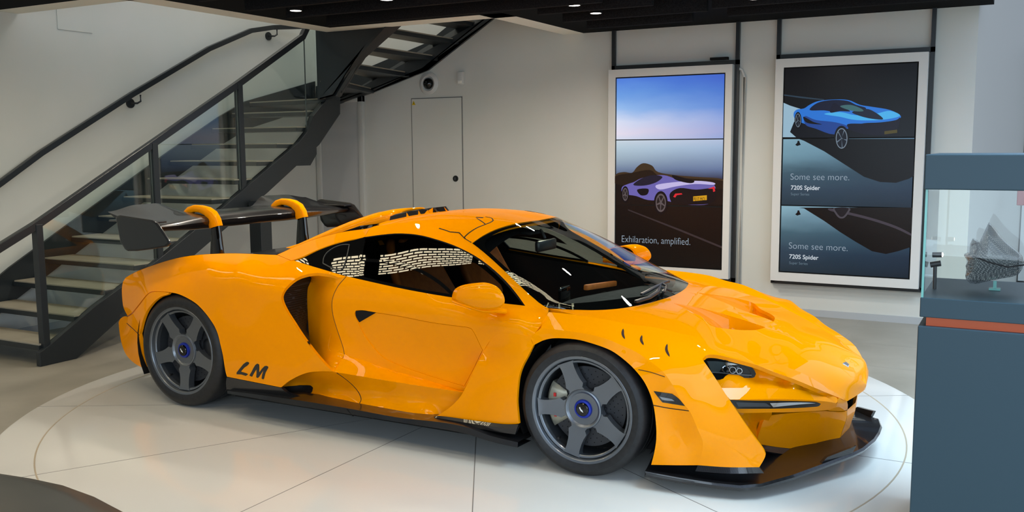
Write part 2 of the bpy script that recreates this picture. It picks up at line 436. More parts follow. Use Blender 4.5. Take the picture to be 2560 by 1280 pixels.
def respl(c, ts):
    c = [np.array(p, float) for p in c]; d = [0.0]
    for i in range(1, len(c)): d.append(d[-1]+np.linalg.norm(c[i]-c[i-1]))
    out = []
    for t in ts:
        t = t*d[-1]; i = 0
        while i < len(c)-2 and d[i+1] < t: i += 1
        out.append(c[i]+(c[i+1]-c[i])*((t-d[i])/max(1e-9, d[i+1]-d[i])))
    return out
class Coons:                                 # half surface between a side curve and the centre line, closed by two end curves
    def __init__(s, side, cen, end0, end1, nu=36, nv=22):
        # side, cen run along u; end0 (at u=0) and end1 (at u=1) run side -> centre along v
        us = np.linspace(0, 1, nu); vs = np.linspace(0, 1, nv)
        A, B = respl(side, us), respl(cen, us); C, D = respl(end0, vs), respl(end1, vs)
        G = np.zeros((nu, nv, 3))
        for i, u in enumerate(us):
            for j, v in enumerate(vs):
                G[i, j] = (1-v)*A[i]+v*B[i]+(1-u)*C[j]+u*D[j]-((1-u)*(1-v)*A[0]+(1-u)*v*B[0]+u*(1-v)*A[-1]+u*v*B[-1])
        s.G = G; s.nu = nu; s.nv = nv
        V = [G[i, j] for i in range(nu) for j in range(nv)]
        F = [(i*nv+j, i*nv+j+1, (i+1)*nv+j+1, (i+1)*nv+j) for i in range(nu-1) for j in range(nv-1)]
        s.V = V; s.F = F
        W = [Vector(v) for v in V]+[Vector((v[0], -v[1], v[2])) for v in V]; n = len(V)
        s.bvh = BVHTree.FromPolygons(W, F+[tuple(i+n for i in f)[::-1] for f in F])
    def pt(s, P):
        out = []
        for p in np.atleast_2d(np.array(P, float)):
            d = ray(p[0], p[1]); d = d/np.linalg.norm(d)
            h = s.bvh.ray_cast(Vector(CAM), Vector(d))
            if h[0] is None:
                # outside: nearest point of the surface to the ray
                best = None
                for t in np.linspace(4.0, 9.0, 60):
                    q = s.bvh.find_nearest(Vector(CAM+d*t))
                    if best is None or q[3] < best[1]: best = (q[0], q[3])
                out.append(np.array(best[0]))
            else: out.append(np.array(h[0]))
        return out
    def mesh(s, name, m, parent, thick=0.0, inner=None, bulge=None, mirror=True):
        V = list(s.V); F = orient(V, s.F); n = len(V)
        on = {i for i, v in enumerate(V) if abs(v[1]) < 1e-4}; idx = {}; V2 = [np.array((v[0], 0, v[2])) if i in on else v for i, v in enumerate(V)]
        for i, v in enumerate(V):
            if i in on: idx[i] = i
            else: idx[i] = len(V2); V2.append(v*np.array([1, -1, 1]))
        F2 = F+[tuple(idx[i] for i in f)[::-1] for f in F]; fm = [0]*len(F2)
        if thick:
            N = vnormals(V2, F2); n = len(V2); be = boundary_edges(F2); k = len(F2)
            V2 = V2+[V2[i]-N[i]*thick for i in range(n)]; F2 = F2+[tuple(i+n for i in f)[::-1] for f in F2]+[(b, a, a+n, b+n) for a, b in be]
            fm = [0]*k+[1]*k+[0]*len(be)
        o = obj(name, V2, F2, m, parent, True, 40, None, [m, inner or m], fm); LAST[0] = (o, o); return o
# =================================================================== THE ROOM
def struct(o): o['kind'] = 'structure'; return o
ZC = 2.708
MB().box(-12, 9, -12, 12, -.12, -.006).obj('floor', M['concrete'], smooth=False)['kind'] = 'structure'
struct(MB().box(-6.0, 1.39, 3.95, 4.15, -.006, 6.0).obj('wall_back', M['wall'], smooth=False))
struct(MB().box(-5.9, -5.70, -9.0, 3.95, -.006, 6.0).obj('wall_left', M['wall'], smooth=False))
struct(MB().prism([(1.39, 3.95, -.006), (1.39, 4.15, -.006), (1.70, 6.6, -.006), (1.78, 6.6, -.006)], (0, 0, 5.0)).obj('wall_right', mat('beige_wall_paint', (.50, .47, .42), .8, spec=.2), smooth=False))
# ceiling: black slab with a rectangular stair opening edged by a white soffit
MBc = MB()
MBc.box(-2.20, 1.50, -9.0, 3.95, ZC, ZC+.3).box(-4.08, -2.20, -9.0, 2.27, ZC, ZC+.3).box(-5.70, -4.08, -9.0, -.03, ZC, ZC+.3)
struct(MBc.obj('ceiling', M['ceil_black'], smooth=False))
t = MB()
t.box(-2.43, -2.20, 2.27, 3.95, ZC, ZC+.34).box(-4.33, -2.20, 2.27, 2.52, ZC, ZC+.34).box(-4.33, -4.08, -.03, 2.27, ZC, ZC+.34).box(-5.70, -4.08, -.03, .19, ZC, ZC+.34)
struct(t.obj('trim_1', M['soffit'], smooth=False))
# upper floor well: walls and lid above the stair opening
u = MB(); u.box(-5.70, -4.08, -.35, -.03, ZC+.34, 6.0).box(-2.20, -2.0, 2.27, 3.95, ZC+.34, 6.0).box(-4.08, -2.0, 2.10, 2.27, ZC+.34, 3.8)
struct(u.obj('wall_upper', M['wall'], smooth=False))
struct(MB().box(-5.9, -1.9, -.4, 4.1, 6.0, 6.1).obj('ceiling_upper', M['soffit'], smooth=False))
# skirting
struct(MB().box(-5.69, 1.39, 3.936, 3.95, -.006, .055).obj('baseboard_back', mat('grey_skirting', (.42, .44, .45), .5), smooth=False))
struct(MB().box(-5.70, -5.686, -9.0, 3.93, -.006, .055).obj('baseboard_left', mat('grey_skirting_left', (.42, .44, .45), .5), smooth=False))
# flush door in the back wall, its shadow gaps; second door with frame in the corner
dr = MB(); dg = .006
dr.box(-4.322, -4.314, 3.944, 3.951, 0, 2.12).box(-3.655, -3.647, 3.944, 3.951, 0, 2.12).box(-4.322, -3.647, 3.944, 3.951, 2.112, 2.12)
D1 = MB().box(-4.312, -3.657, 3.940, 3.952, .01, 2.110).obj('door_1', M['wall'], smooth=False); struct(D1)
dr.obj('door_gap', mat('door_shadow_gap', (.16, .16, .155), .8), D1, smooth=False)
V, F = lathe([(.0, -.012), (.030, -.012), (.034, -.006), (.034, .002)], 28, 'y', (-3.742, 3.94, 1.225)); lock = obj('door_lock', V, F, M['satin_black'], D1)
MB().box(-3.748, -3.736, 3.922, 3.93, 1.21, 1.24).obj('lock_key_slot', M['rim'], lock)
wt = thing('warning_sign', 'small yellow triangular electrical warning sign at the door top corner', 'sign', (-4.285, 3.938, 2.07))
MB().prism([(-4.31, 3.9385, 2.045), (-4.26, 3.9385, 2.045), (-4.285, 3.9385, 2.092)], (0, .0015, 0)).obj('sign_plate', M['yellow_sign'], wt, smooth=False)
MB().prism([(-4.291, 3.9378, 2.052), (-4.281, 3.9378, 2.062), (-4.288, 3.9378, 2.062), (-4.279, 3.9378, 2.080), (-4.290, 3.9378, 2.064), (-4.284, 3.9378, 2.064)], (0, .0006, 0)).obj('lightning_bolt', M['black'], wt, smooth=False)
D2 = MB().box(-5.62, -5.05, 3.92, 3.952, .0, 2.10).obj('door_2', mat('pale_door', (.52, .53, .53), .6), smooth=False); struct(D2)
MB().box(-5.69, -5.62, 3.90, 3.952, 0, 2.17).box(-5.05, -4.98, 3.90, 3.952, 0, 2.17).box(-5.69, -4.98, 3.90, 3.952, 2.10, 2.17).obj('door_frame', M['white_plastic'], D2, bevel=.004)
# wall camera and sensor
V, F = lathe([(.125, .0), (.125, -.012), (.110, -.022), (.085, -.030), (.075, -.022), (.070, -.018)], 48, 'y', (-4.077, 3.948, 2.275))
cc = thing('security_camera', 'round white dome security camera with dark lens on the back wall', 'camera', (-4.077, 3.95, 2.275))
obj('camera_housing', V, F, M['white_plastic'], cc)
V = []; F = []
for i in range(7):
    a = math.pi/2*i/6
    for k in range(24): V.append((-4.077+.062*math.cos(a)*math.cos(k*math.pi/12), 3.93-.05*math.sin(a), 2.275+.062*math.cos(a)*math.sin(k*math.pi/12)))
for i in range(6):
    for k in range(24): F.append((i*24+k, i*24+(k+1) % 24, (i+1)*24+(k+1) % 24, (i+1)*24+k))
obj('camera_lens', V, F, M['gloss_black'], cc)
o = MB().box(-3.682, -3.612, 3.90, 3.949, 2.245, 2.385).obj('motion_sensor', M['white_plastic'], bevel=.01); setp(o, 'small white box motion sensor on the wall beside the dome camera', 'sensor')
MB().box(-3.672, -3.622, 3.896, 3.902, 2.262, 2.290).obj('sensor_window', M['soffit'], o, bevel=.004)
# white display platform: round disc, ring joint and radial joints
PC = (-1.13, 0.0)
V, F = lathe([(0, -.006), (0, -.001), (2.70, -.001), (2.71, -.003), (2.71, -.006)], 160, 'z', (PC[0], PC[1], 0))
PL = obj('display_platform', V, F, M['platform'], None, True, 30); setp(PL, 'round white tiled display platform beneath the orange car', 'platform')
bm = bmesh.new(); bm.from_mesh(PL.data); bmesh.ops.remove_doubles(bm, verts=bm.verts, dist=.0001); bmesh.ops.recalc_face_normals(bm, faces=bm.faces); bm.to_mesh(PL.data); bm.free()
V, F = lathe([(2.461, -.0012), (2.461, -.0003), (2.469, -.0003), (2.469, -.0012)], 160, 'z', (PC[0], PC[1], 0)); obj('ring_joint', V, F, mat('brass_ring_joint', (.42, .35, .25), .5), PL)
for k in range(12):
    a = math.pi*k/6; c, s = math.cos(a), math.sin(a)
    q = [(PC[0]+r*c-w*s, PC[1]+r*s+w*c, -.001) for r, w in ((.05, -.0022), (2.71, -.0022), (2.71, .0022), (.05, .0022))]
    MB().prism(q, (0, 0, .0006)).obj('tile_joint', M['joint'], PL, smooth=False)
# floor joints in the concrete
fj = MB()
for y in (2.1, 2.9): fj.box(-3.0, 8, y-.0015, y+.0015, -.0058, -.0052)
fj.box(.55, .553, 2.0, 3.9, -.0058, -.0052)
o = fj.obj('trim_2', mat('floor_joint', (.33, .31, .27), .6), smooth=False); struct(o)

# ------------------------------------------------------------------ ceiling baffles and downlights
BAF = [(-3.37, -.6, -.01), (-3.42, -.6, .50), (-3.44, -.6, .97), (-3.47, -.95, 1.50), (-1.63, -.68, 1.83), (-1.65, -.42, 2.33), (-1.66, -.70, 2.84), (-.35, 1.30, 2.22), (-.366, 1.30, 2.70)]
wherel = ['nearest the viewer over the stair corner', 'second over the stair corner', 'third over the stair corner, behind a lamp', 'along the white soffit front edge', 'left of the lamps above the back wall', 'between the two close lamps above the wall', 'shortest, next to the wall above the left screen', 'above the right screen, with one lamp in front', 'closest to the wall above the right screen']
for (x0, x1, y), wl in zip(BAF, wherel):
    o = MB().box(x0, x1, y-.022, y+.022, 2.60, ZC).obj('ceiling_baffle', M['baffle'], bevel=.004); setp(o, 'dark felt ceiling baffle '+wl, 'baffle', 'dark felt baffles under the black ceiling')
for (x0, x1, y) in ((-3.37, 1.3, -.5), (-3.37, 1.3, -1.0), (-3.37, 1.3, -1.5), (-3.37, 1.3, -2.0), (-3.37, 1.3, -2.5)):
    pass
LAMPS_POS = [(-3.195, .79, 'ceiling downlight above the stair corner, leftmost of the lit lamps'), (-2.28, .715, 'ceiling downlight second from the left, cut by the photo top edge'), (-1.241, 1.66, 'ceiling downlight left of the close pair above the wall'),
             (-1.27, 2.13, 'ceiling downlight lowest of all, beside the left screen top'), (.011, 2.06, 'ceiling downlight furthest right, at the photo top above the gap between screens')]
EXTRA = [(-3.2, -.5), (-1.9, -.5), (-2.6, -2.3), (-.9, -2.3), (.6, -2.2), (-.3, .7), (.9, .8)]
LP = 6.0
def downlight(x, y, label, seen):
    t = thing('ceiling_downlight', label, 'lamp', (x, y, 2.62), 'ceiling downlights')
    V, F = lathe([(.0, .088), (.052, .088), (.052, .0), (.045, .0), (.044, .010), (0, .010)], 28, 'z', (x, y, 2.62)); o = obj('lamp_can', V, F, M['black'], t)
    V, F = lathe([(0, .004), (.043, .004), (.043, .002), (0, .002)], 28, 'z', (x, y, 2.62)); obj('lamp_lens', V, F, M['lamp'], t)
    L = bpy.data.lights.new('downlight_beam', 'AREA'); L.shape = 'DISK'; L.size = .085; L.energy = LP*((1.6 if x > -.5 else 3.6) if seen else 1.0)*LIGHT_K; L.color = (1.0, .90, .76); L.spread = math.radians(165)
    lo = bpy.data.objects.new('downlight_beam', L); COL.objects.link(lo); lo.location = (0, 0, -.004); lo.parent = t
for x, y, lb in LAMPS_POS: downlight(x, y, lb, True)
for x, y in EXTRA: downlight(x, y, 'ceiling downlight over the car, above the top of the photo', False)

# long louvred light fittings in the ceiling on the viewer's side of the car
lv = bpy.data.materials.new('louvred_diffuser'); lv.use_nodes = True; _nt = lv.node_tree; _b = _nt.nodes['Principled BSDF']
_b.inputs['Base Color'].default_value = (.02, .02, .02, 1); _b.inputs['Emission Strength'].default_value = 15.0
_t = _nt.nodes.new('ShaderNodeTexCoord'); _k = _nt.nodes.new('ShaderNodeTexBrick'); _k.inputs['Scale'].default_value = 1.0
_k.inputs['Color1'].default_value = (1.0, .86, .58, 1); _k.inputs['Color2'].default_value = (1.0, .86, .58, 1); _k.inputs['Mortar'].default_value = (.004, .004, .004, 1)
_k.inputs['Mortar Size'].default_value = .007; _k.inputs['Mortar Smooth'].default_value = .1; _k.inputs['Brick Width'].default_value = .10; _k.inputs['Row Height'].default_value = .030
_nt.links.new(_t.outputs['Object'], _k.inputs[0]); _nt.links.new(_k.outputs[0], _b.inputs['Emission Color'])
for ry in (-1.385, -3.05):
    for (xa, xb) in ((-5.60, -4.35), (-4.0, -3.25), (-3.05, -2.64), (-2.48, -1.42), (-1.25, -.15)):
        t = thing('ceiling_light_fitting', 'long louvred ceiling light fitting above the viewer side of the car', 'lamp', ((xa+xb)/2, ry, ZC), 'long louvred ceiling lights')
        MB().box(xa-.02, xb+.02, ry-.135, ry+.135, 2.685, ZC).obj('light_housing', M['black'], t, smooth=False)
        MB().box(xa, xb, ry-.115, ry+.115, 2.681, 2.686).obj('light_diffuser', lv, t, smooth=False)

# ------------------------------------------------------------------ the two video-wall screens
def emis(name, col, k=1.0):
    m = bpy.data.materials.new(name); m.use_nodes = True; b = m.node_tree.nodes['Principled BSDF']
    b.inputs['Base Color'].default_value = (.004, .004, .004, 1); b.inputs['Roughness'].default_value = .25; b.inputs['Specular IOR Level'].default_value = .2
    b.inputs['Emission Color'].default_value = (*sgl(col), 1); b.inputs['Emission Strength'].default_value = k
    return m
SY = 3.835
def sp(px, py, d=0.0): return at(px, py, y=SY-d)
def gradient_screen(name, stops, z0, z1, noise=0.0, x0=0, x1=1, xt=None):
    m = bpy.data.materials.new(name); m.use_nodes = True; nt = m.node_tree; b = nt.nodes['Principled BSDF']
    b.inputs['Base Color'].default_value = (.004, .004, .004, 1); b.inputs['Roughness'].default_value = .25; b.inputs['Specular IOR Level'].default_value = .2
    tc = nt.nodes.new('ShaderNodeTexCoord'); sx = nt.nodes.new('ShaderNodeSeparateXYZ'); mr = nt.nodes.new('ShaderNodeMapRange'); rp = nt.nodes.new('ShaderNodeValToRGB')
    nt.links.new(tc.outputs['Object'], sx.inputs[0]); nt.links.new(sx.outputs[2], mr.inputs[0])
    mr.inputs[1].default_value = z0; mr.inputs[2].default_value = z1
    src = mr.outputs[0]
    if noise:
        nz = nt.nodes.new('ShaderNodeTexNoise'); nz.inputs['Scale'].default_value = 2.2; nz.inputs['Detail'].default_value = 5
        mp = nt.nodes.new('ShaderNodeMapping'); mp.inputs['Scale'].default_value = (1, 1, 3.0); nt.links.new(tc.outputs['Object'], mp.inputs[0]); nt.links.new(mp.outputs[0], nz.inputs[0])
        ma = nt.nodes.new('ShaderNodeMath'); ma.operation = 'MULTIPLY_ADD'; ma.inputs[1].default_value = noise; nt.links.new(nz.outputs[0], ma.inputs[0]); nt.links.new(src, ma.inputs[2])
        mb = nt.nodes.new('ShaderNodeMath'); mb.operation = 'SUBTRACT'; mb.inputs[1].default_value = noise/2; nt.links.new(ma.outputs[0], mb.inputs[0]); src = mb.outputs[0]
    nt.links.new(src, rp.inputs[0]); el = rp.color_ramp.elements
    el[0].position = stops[0][0]; el[0].color = (*sgl(stops[0][1]), 1); el[1].position = stops[-1][0]; el[1].color = (*sgl(stops[-1][1]), 1)
    for p, c in stops[1:-1]: e = el.new(p); e.color = (*sgl(c), 1)
    out = rp.outputs[0]
    if xt:                                   # second tint across the width
        mx = nt.nodes.new('ShaderNodeMix'); mx.data_type = 'RGBA'; mx.blend_type = 'MULTIPLY'; r2 = nt.nodes.new('ShaderNodeValToRGB'); m2 = nt.nodes.new('ShaderNodeMapRange')
        m2.inputs[1].default_value = x0; m2.inputs[2].default_value = x1; nt.links.new(sx.outputs[0], m2.inputs[0]); nt.links.new(m2.outputs[0], r2.inputs[0])
        r2.color_ramp.elements[0].color = (*xt[0], 1); r2.color_ramp.elements[1].color = (*xt[1], 1)
        mx.inputs[0].default_value = 1.0; nt.links.new(out, mx.inputs[6]); nt.links.new(r2.outputs[0], mx.inputs[7]); out = mx.outputs[2]
    nt.links.new(out, b.inputs['Emission Color']); b.inputs['Emission Strength'].default_value = 1.0
    return m
def quad(name, p, m, parent, d=.0):
    return MB().prism([sp(x, y, d) for x, y in p], (0, .0012, 0)).obj(name, m, parent, smooth=False)
def poly(name, p, m, parent, d=.002, smooth_=True):
    if smooth_:
        q = []; n = len(p)
        for i in range(n):
            a, b, c, e = (np.array(p[(i+j-1) % n], float) for j in range(4))
            for t in (0, .25, .5, .75): q.append(0.5*((2*b)+(-a+c)*t+(2*a-5*b+4*c-e)*t*t+(-a+3*b-3*c+e)*t**3))
        p = q
    P = [sp(x, y, d) for x, y in p]
    lp = [(v[0], v[2]) for v in P]; n = len(lp)
    R = geometry.delaunay_2d_cdt([Vector(v) for v in lp], [(i, (i+1) % n) for i in range(n)], [], 0, 1e-6)
    vs = [(v[0], v[1]) for v in R[0]]; F = [tuple(f) for f in R[2] if inside((sum(vs[i][0] for i in f)/3, sum(vs[i][1] for i in f)/3), lp)]
    V = [np.array((x, SY-d, z)) for x, z in vs]; F = orient(V, F); n = len(V)
    F2 = F+[(b, a, a+n, b+n) for a, b in boundary_edges(F)]
    return obj(name, V+[v+np.array([0, .0011, 0]) for v in V], F2, m, parent, False)
def text(s, name, px, py, h_px, m, parent, d=.004, bold=0.0, width=None):
    c = bpy.data.curves.new(name, 'FONT'); c.body = s; c.size = 1.0; c.extrude = 0.0; c.offset = bold
    o = bpy.data.objects.new(name, c); COL.objects.link(o)
    bpy.context.view_layer.update()
    me = bpy.data.meshes.new_from_object(o.evaluated_get(bpy.context.evaluated_depsgraph_get())); bpy.data.objects.remove(o); 
    p0 = sp(px, py, d); p1 = sp(px, py-h_px, d); k = (p1[2]-p0[2])/0.70
    xs = [v.co.x for v in me.vertices]; w0 = max(xs)-min(xs)
    kx = k if width is None else (sp(px+width, py, d)[0]-p0[0])/w0
    for v in me.vertices: v.co = (p0[0]+(v.co.x-min(xs))*kx, SY-d, p0[2]+v.co.y*k)
    o = bpy.data.objects.new(name, me); COL.objects.link(o); me.materials.append(m)
    o.parent = parent
    q = parent; off = Vector((0, 0, 0))
    while q is not None: off += Vector(q.location); q = q.parent
    me.transform(Matrix.Translation(-off))
    return o
def screen(label, x0, x1, z0, z1, ix0, ix1, iz0, iz1):
    t = thing('video_screen', label, 'screen', ((x0+x1)/2, 3.90, z0), 'tall video screens on the back wall')
    fr = MB(); y0, y1 = 3.83, 3.90
    fr.box(x0, ix0, y0, y1, z0, z1).box(ix1, x1, y0, y1, z0, z1).box(ix0, ix1, y0, y1, z0, iz0).box(ix0, ix1, y0, y1, iz1, z1)
    fr.obj('screen_frame', M['screen_frame'], t, smooth=False)
    MB().box(ix0, ix1, 3.842, 3.89, iz0, iz1).obj('screen_back', M['black'], t, smooth=False)
    return t
a, b = at(1538.4, 193.6, y=3.83), at(1809, 676, y=3.83)
S1 = screen('tall white-framed screen showing a lilac open-top car by the sea', -1.875, -.636, .305, 2.318, a[0], at(1809, 420, y=3.83)[0], b[2], a[2])
a2, b2 = at(1959.3, 168.8, y=3.83), at(2286, 700, y=3.83)
S2 = screen('tall white-framed screen showing a bright blue car on black, right of the other', -.240, 1.030, .322, 2.342, a2[0], at(2286, 420, y=3.83)[0], b2[2], a2[2])
# --- screen 1 picture
i0, i1, j0, j1 = a[0]+.012, at(1809, 420, y=3.83)[0]-.012, b[2]+.012, a[2]-.012
def zz(py, px=1670): return at(px, py, y=SY)[2]
P1 = [(i0, zz(348.5)), (i1, j1)]
off1 = S1.location; 
def pnl(name, x0, x1, z0, z1, m, par_): return MB().box(x0, x1, SY, SY+.006, z0, z1).obj(name, m, par_, smooth=False)
o1 = S1.location
g = lambda nm, st, z0, z1, xx, loc, ns=0.0, xt=None: gradient_screen(nm, st, z0-loc[2], z1-loc[2], ns, xx[0]-loc[0], xx[1]-loc[0], xt)
pnl('display_panel', i0, i1, zz(347.5), j1, g('screen_sky', [(0, (186, 194, 222)), (.12, (200, 196, 222)), (.28, (186, 196, 228)), (.5, (128, 165, 222)), (.75, (92, 138, 212)), (1, (70, 112, 205))], zz(347.5), j1, (i0, i1), o1, .22, ((1.35, 1.3, 1.15), (.60, .70, .92))), S1)
pnl('display_panel', i0, i1, zz(513), zz(350), g('screen_sea', [(0, (16, 9, 8)), (.30, (24, 15, 14)), (.42, (60, 62, 84)), (.55, (112, 128, 158)), (.72, (150, 168, 188)), (.88, (176, 196, 214)), (1, (196, 208, 224))], zz(513), zz(350), (i0, i1), o1, .06, ((1.05, 1.05, 1.0), (.78, .82, .95))), S1)
pnl('display_panel', i0, i1, j0, zz(515.5), g('screen_road', [(0, (8, 4, 3)), (.4, (12, 6, 5)), (1, (20, 11, 10))], j0, zz(515.5), (i0, i1), o1, .3), S1)
e_ = emis
road = poly('picture_road', [(1540, 455), (1640, 470), (1735, 500), (1809, 470), (1809, 512), (1540, 512)], e_('img_road', (22, 13, 12)), S1, .0012, False)
poly('picture_bushes', [(1540, 436), (1560, 430), (1580, 432), (1592, 418), (1608, 408), (1630, 414), (1645, 430), (1690, 438), (1740, 442), (1807, 448), (1807, 470), (1700, 470), (1640, 462), (1540, 458)], e_('img_bushes', (62, 46, 30)), S1, .0016)
poly('picture_bushes', [(1540, 440), (1580, 432), (1625, 425), (1650, 440), (1720, 446), (1806, 452), (1806, 472), (1700, 472), (1620, 466), (1540, 460)], e_('img_bushes_dark', (34, 22, 14)), S1, .0020)
poly('picture_road_line', [(1570, 523), (1700, 573), (1805, 616), (1805, 621), (1700, 578), (1570, 526)], e_('img_line', (54, 44, 46)), S1, .0018, False)
# car in the picture
cb = e_('img_car_body', (104, 96, 170)); cd = e_('img_car_dark', (14, 10, 16)); chl = e_('img_car_light', (190, 180, 225)); crd = e_('img_car_red', (215, 40, 50)); cyl_ = e_('img_plate', (205, 150, 25)); cwh = e_('img_wheel', (92, 82, 84)); cgl = e_('img_glass', (30, 26, 44))
poly('picture_car_body', [(1555, 468), (1570, 460), (1585, 455), (1600, 447), (1625, 440), (1660, 438), (1690, 447), (1730, 455), (1765, 455), (1785, 462), (1790, 480), (1786, 500), (1760, 512), (1700, 510), (1665, 502), (1620, 500), (1590, 490), (1558, 484)], cb, S1, .0030)
poly('picture_car_rear', [(1676, 482), (1700, 470), (1740, 474), (1785, 470), (1790, 480), (1786, 502), (1760, 511), (1690, 510), (1676, 500)], cd, S1, .0036)
poly('picture_car_shine', [(1640, 463), (1680, 456), (1740, 452), (1782, 456), (1784, 462), (1738, 460), (1690, 466), (1650, 474)], chl, S1, .0040)
poly('picture_car_cabin', [(1583, 462), (1604, 446), (1632, 438), (1656, 442), (1640, 456), (1610, 464)], cgl, S1, .0042)
poly('picture_car_intake', [(1593, 474), (1620, 472), (1618, 486), (1602, 488)], cd, S1, .0042)
poly('picture_car_buttress', [(1680, 438), (1700, 442), (1735, 452), (1725, 458), (1690, 450)], cd, S1, .0044)
for (x, y, rx, ry) in ((1563, 486, 8, 19), (1652, 507, 15, 27)):
    poly('picture_wheel', [(x+rx*1.15*math.cos(t), y+ry*1.08*math.sin(t)) for t in np.linspace(0, 2*math.pi, 13)[:-1]], cd, S1, .0046)
    poly('picture_rim', [(x+rx*.85*math.cos(t), y+ry*.85*math.sin(t)) for t in np.linspace(0, 2*math.pi, 13)[:-1]], cwh, S1, .0050)
    poly('picture_rim', [(x+rx*.68*math.cos(t), y+ry*.68*math.sin(t)) for t in np.linspace(0, 2*math.pi, 13)[:-1]], e_('img_rim_in', (34, 28, 30)), S1, .0053)
    for k in range(5):
        t = k*2*math.pi/5+.4; poly('picture_spoke', [(x+rx*.1*math.cos(t+1.5), y+ry*.1*math.sin(t+1.5)), (x+rx*.8*math.cos(t+.06), y+ry*.8*math.sin(t+.06)), (x+rx*.8*math.cos(t-.06), y+ry*.8*math.sin(t-.06)), (x-rx*.1*math.cos(t+1.5), y-ry*.1*math.sin(t+1.5))], cwh, S1, .0056, False)
poly('picture_tail_light', [(1683, 492), (1688, 484), (1704, 483), (1706, 486), (1692, 488), (1688, 494)], crd, S1, .0046, False)
poly('picture_tail_light', [(1770, 472), (1786, 466), (1788, 478), (1783, 480), (1782, 472)], crd, S1, .0046, False)
poly('picture_plate', [(1733, 491), (1767, 488), (1767, 500), (1733, 503)], cyl_, S1, .0048, False)
text('RJ17 MCL', 'plate_text', 1735, 501, 8, cd, S1, .0054, width=29)
wtx = e_('img_text', (150, 165, 180)); wtb = e_('img_text_bold', (205, 214, 222))
text('Exhilaration, amplified.', 'caption', 1554.5, 605, 17, wtx, S1, .004, bold=-.012, width=171)
text('570S Spider', 'caption', 1556, 626, 10.5, wtb, S1, .004, bold=.012, width=59)
# --- screen 2 picture (the middle panel repeats below)
k0, k1, l0, l1 = a2[0]+.012, at(2286, 420, y=3.83)[0]-.012, b2[2]+.012, a2[2]-.012
o2 = S2.location; z2 = lambda py: at(2120, py, y=SY)[2]
pnl('display_panel', k0, k1, z2(343.5), l1, g('screen_night', [(0, (10, 14, 24)), (.45, (6, 9, 16)), (1, (5, 5, 12))], z2(343.5), l1, (k0, k1), o2, .3), S2)
gs = [(0, (34, 52, 64)), (.25, (46, 66, 82)), (.5, (58, 84, 98)), (.8, (104, 142, 158)), (1, (120, 160, 178))]
pnl('display_panel', k0, k1, z2(515.5), z2(346.5), g('screen_mist', gs, z2(515.5), z2(346.5), (k0, k1), o2, .25, ((1.15, 1.1, 1.1), (.55, .6, .75))), S2)
gs2 = [(0, (30, 44, 54)), (.3, (40, 60, 76)), (.6, (62, 92, 106)), (1, (124, 164, 180))]
pnl('display_panel', k0, k1, l0, z2(518.5), g('screen_mist_low', gs2, l0, z2(518.5), (k0, k1), o2, .2, ((1.15, 1.1, 1.1), (.55, .6, .75))), S2)
blk = e_('img_black', (5, 6, 12)); blk2 = e_('img_black_warm', (9, 5, 5))
poly('picture_pale_ground', [(1959, 257), (1975, 264), (2010, 275), (2003, 290), (1985, 305), (1975, 330), (1990, 343), (1957, 343)], e_('img_pale', (146, 178, 198)), S2, .0012, False)
poly('picture_haze', [(1960, 236), (2000, 241), (2060, 248), (2060, 251), (2000, 245), (1960, 239)], e_('img_haze', (40, 58, 74)), S2, .0012, False)
poly('picture_shadow', [(1996, 347), (2010, 352), (2060, 378), (2110, 410), (2160, 442), (2200, 455), (2240, 457), (2272, 447), (2284, 440), (2286, 347)], blk, S2, .0012, False)
poly('picture_shadow', [(1997, 519), (2010, 521), (2060, 552), (2100, 580), (2140, 605), (2180, 628), (2215, 635), (2245, 628), (2279, 617), (2282, 519)], blk2, S2, .0012, False)
poly('picture_glint', [(2075, 521), (2120, 530), (2180, 545), (2240, 565), (2279, 585), (2279, 590), (2238, 571), (2178, 551), (2118, 536), (2075, 527)], e_('img_glint', (62, 56, 66)), S2, .0016)
for dy in (0, 174):
    poly('picture_mirror', [(1994, 352+dy*1.0), (1998, 352+dy*1.0), (1999, 356+dy), (2002, 362+dy), (1993, 365+dy), (1988, 362+dy), (1993, 357+dy)], blk, S2, .0016, False)
bl = e_('img_blue_body', (38, 112, 205)); bl2 = e_('img_blue_light', (70, 170, 228)); bld = e_('img_blue_dark', (30, 66, 140))
poly('picture_car_body', [(1984, 284), (1992, 274), (2010, 271), (2024, 262), (2045, 253), (2080, 249), (2120, 250), (2150, 262), (2180, 267), (2225, 275), (2252, 290), (2240, 300), (2200, 306), (2160, 308), (2135, 315), (2115, 322), (2090, 318), (2050, 316), (2020, 312), (1990, 300)], bl, S2, .0030)
poly('picture_car_tail', [(2120, 310), (2160, 309), (2200, 307), (2240, 300), (2250, 294), (2246, 318), (2230, 335), (2180, 338), (2140, 330), (2122, 322)], e_('img_tail', (16, 16, 34)), S2, .0034)
poly('picture_car_side', [(2012, 290), (2040, 300), (2090, 306), (2120, 318), (2085, 336), (2040, 322), (2014, 312)], bld, S2, .0036)
poly('picture_car_shine', [(2060, 285), (2100, 280), (2140, 288), (2190, 284), (2225, 277), (2250, 290), (2200, 300), (2140, 300), (2100, 292)], bl2, S2, .0040)
poly('picture_car_cabin', [(2024, 275), (2044, 257), (2080, 250), (2118, 252), (2140, 262), (2165, 270), (2150, 278), (2110, 272), (2090, 280), (2060, 276)], e_('img_cabin', (16, 22, 46)), S2, .0044)
poly('picture_car_deck', [(2130, 280), (2165, 272), (2190, 282), (2208, 298), (2180, 297), (2150, 290)], e_('img_deck', (22, 30, 50)), S2, .0046)
poly('picture_buttress', [(2075, 281), (2084, 258), (2100, 266), (2126, 278), (2100, 278)], e_('img_butt', (14, 16, 38)), S2, .0048)
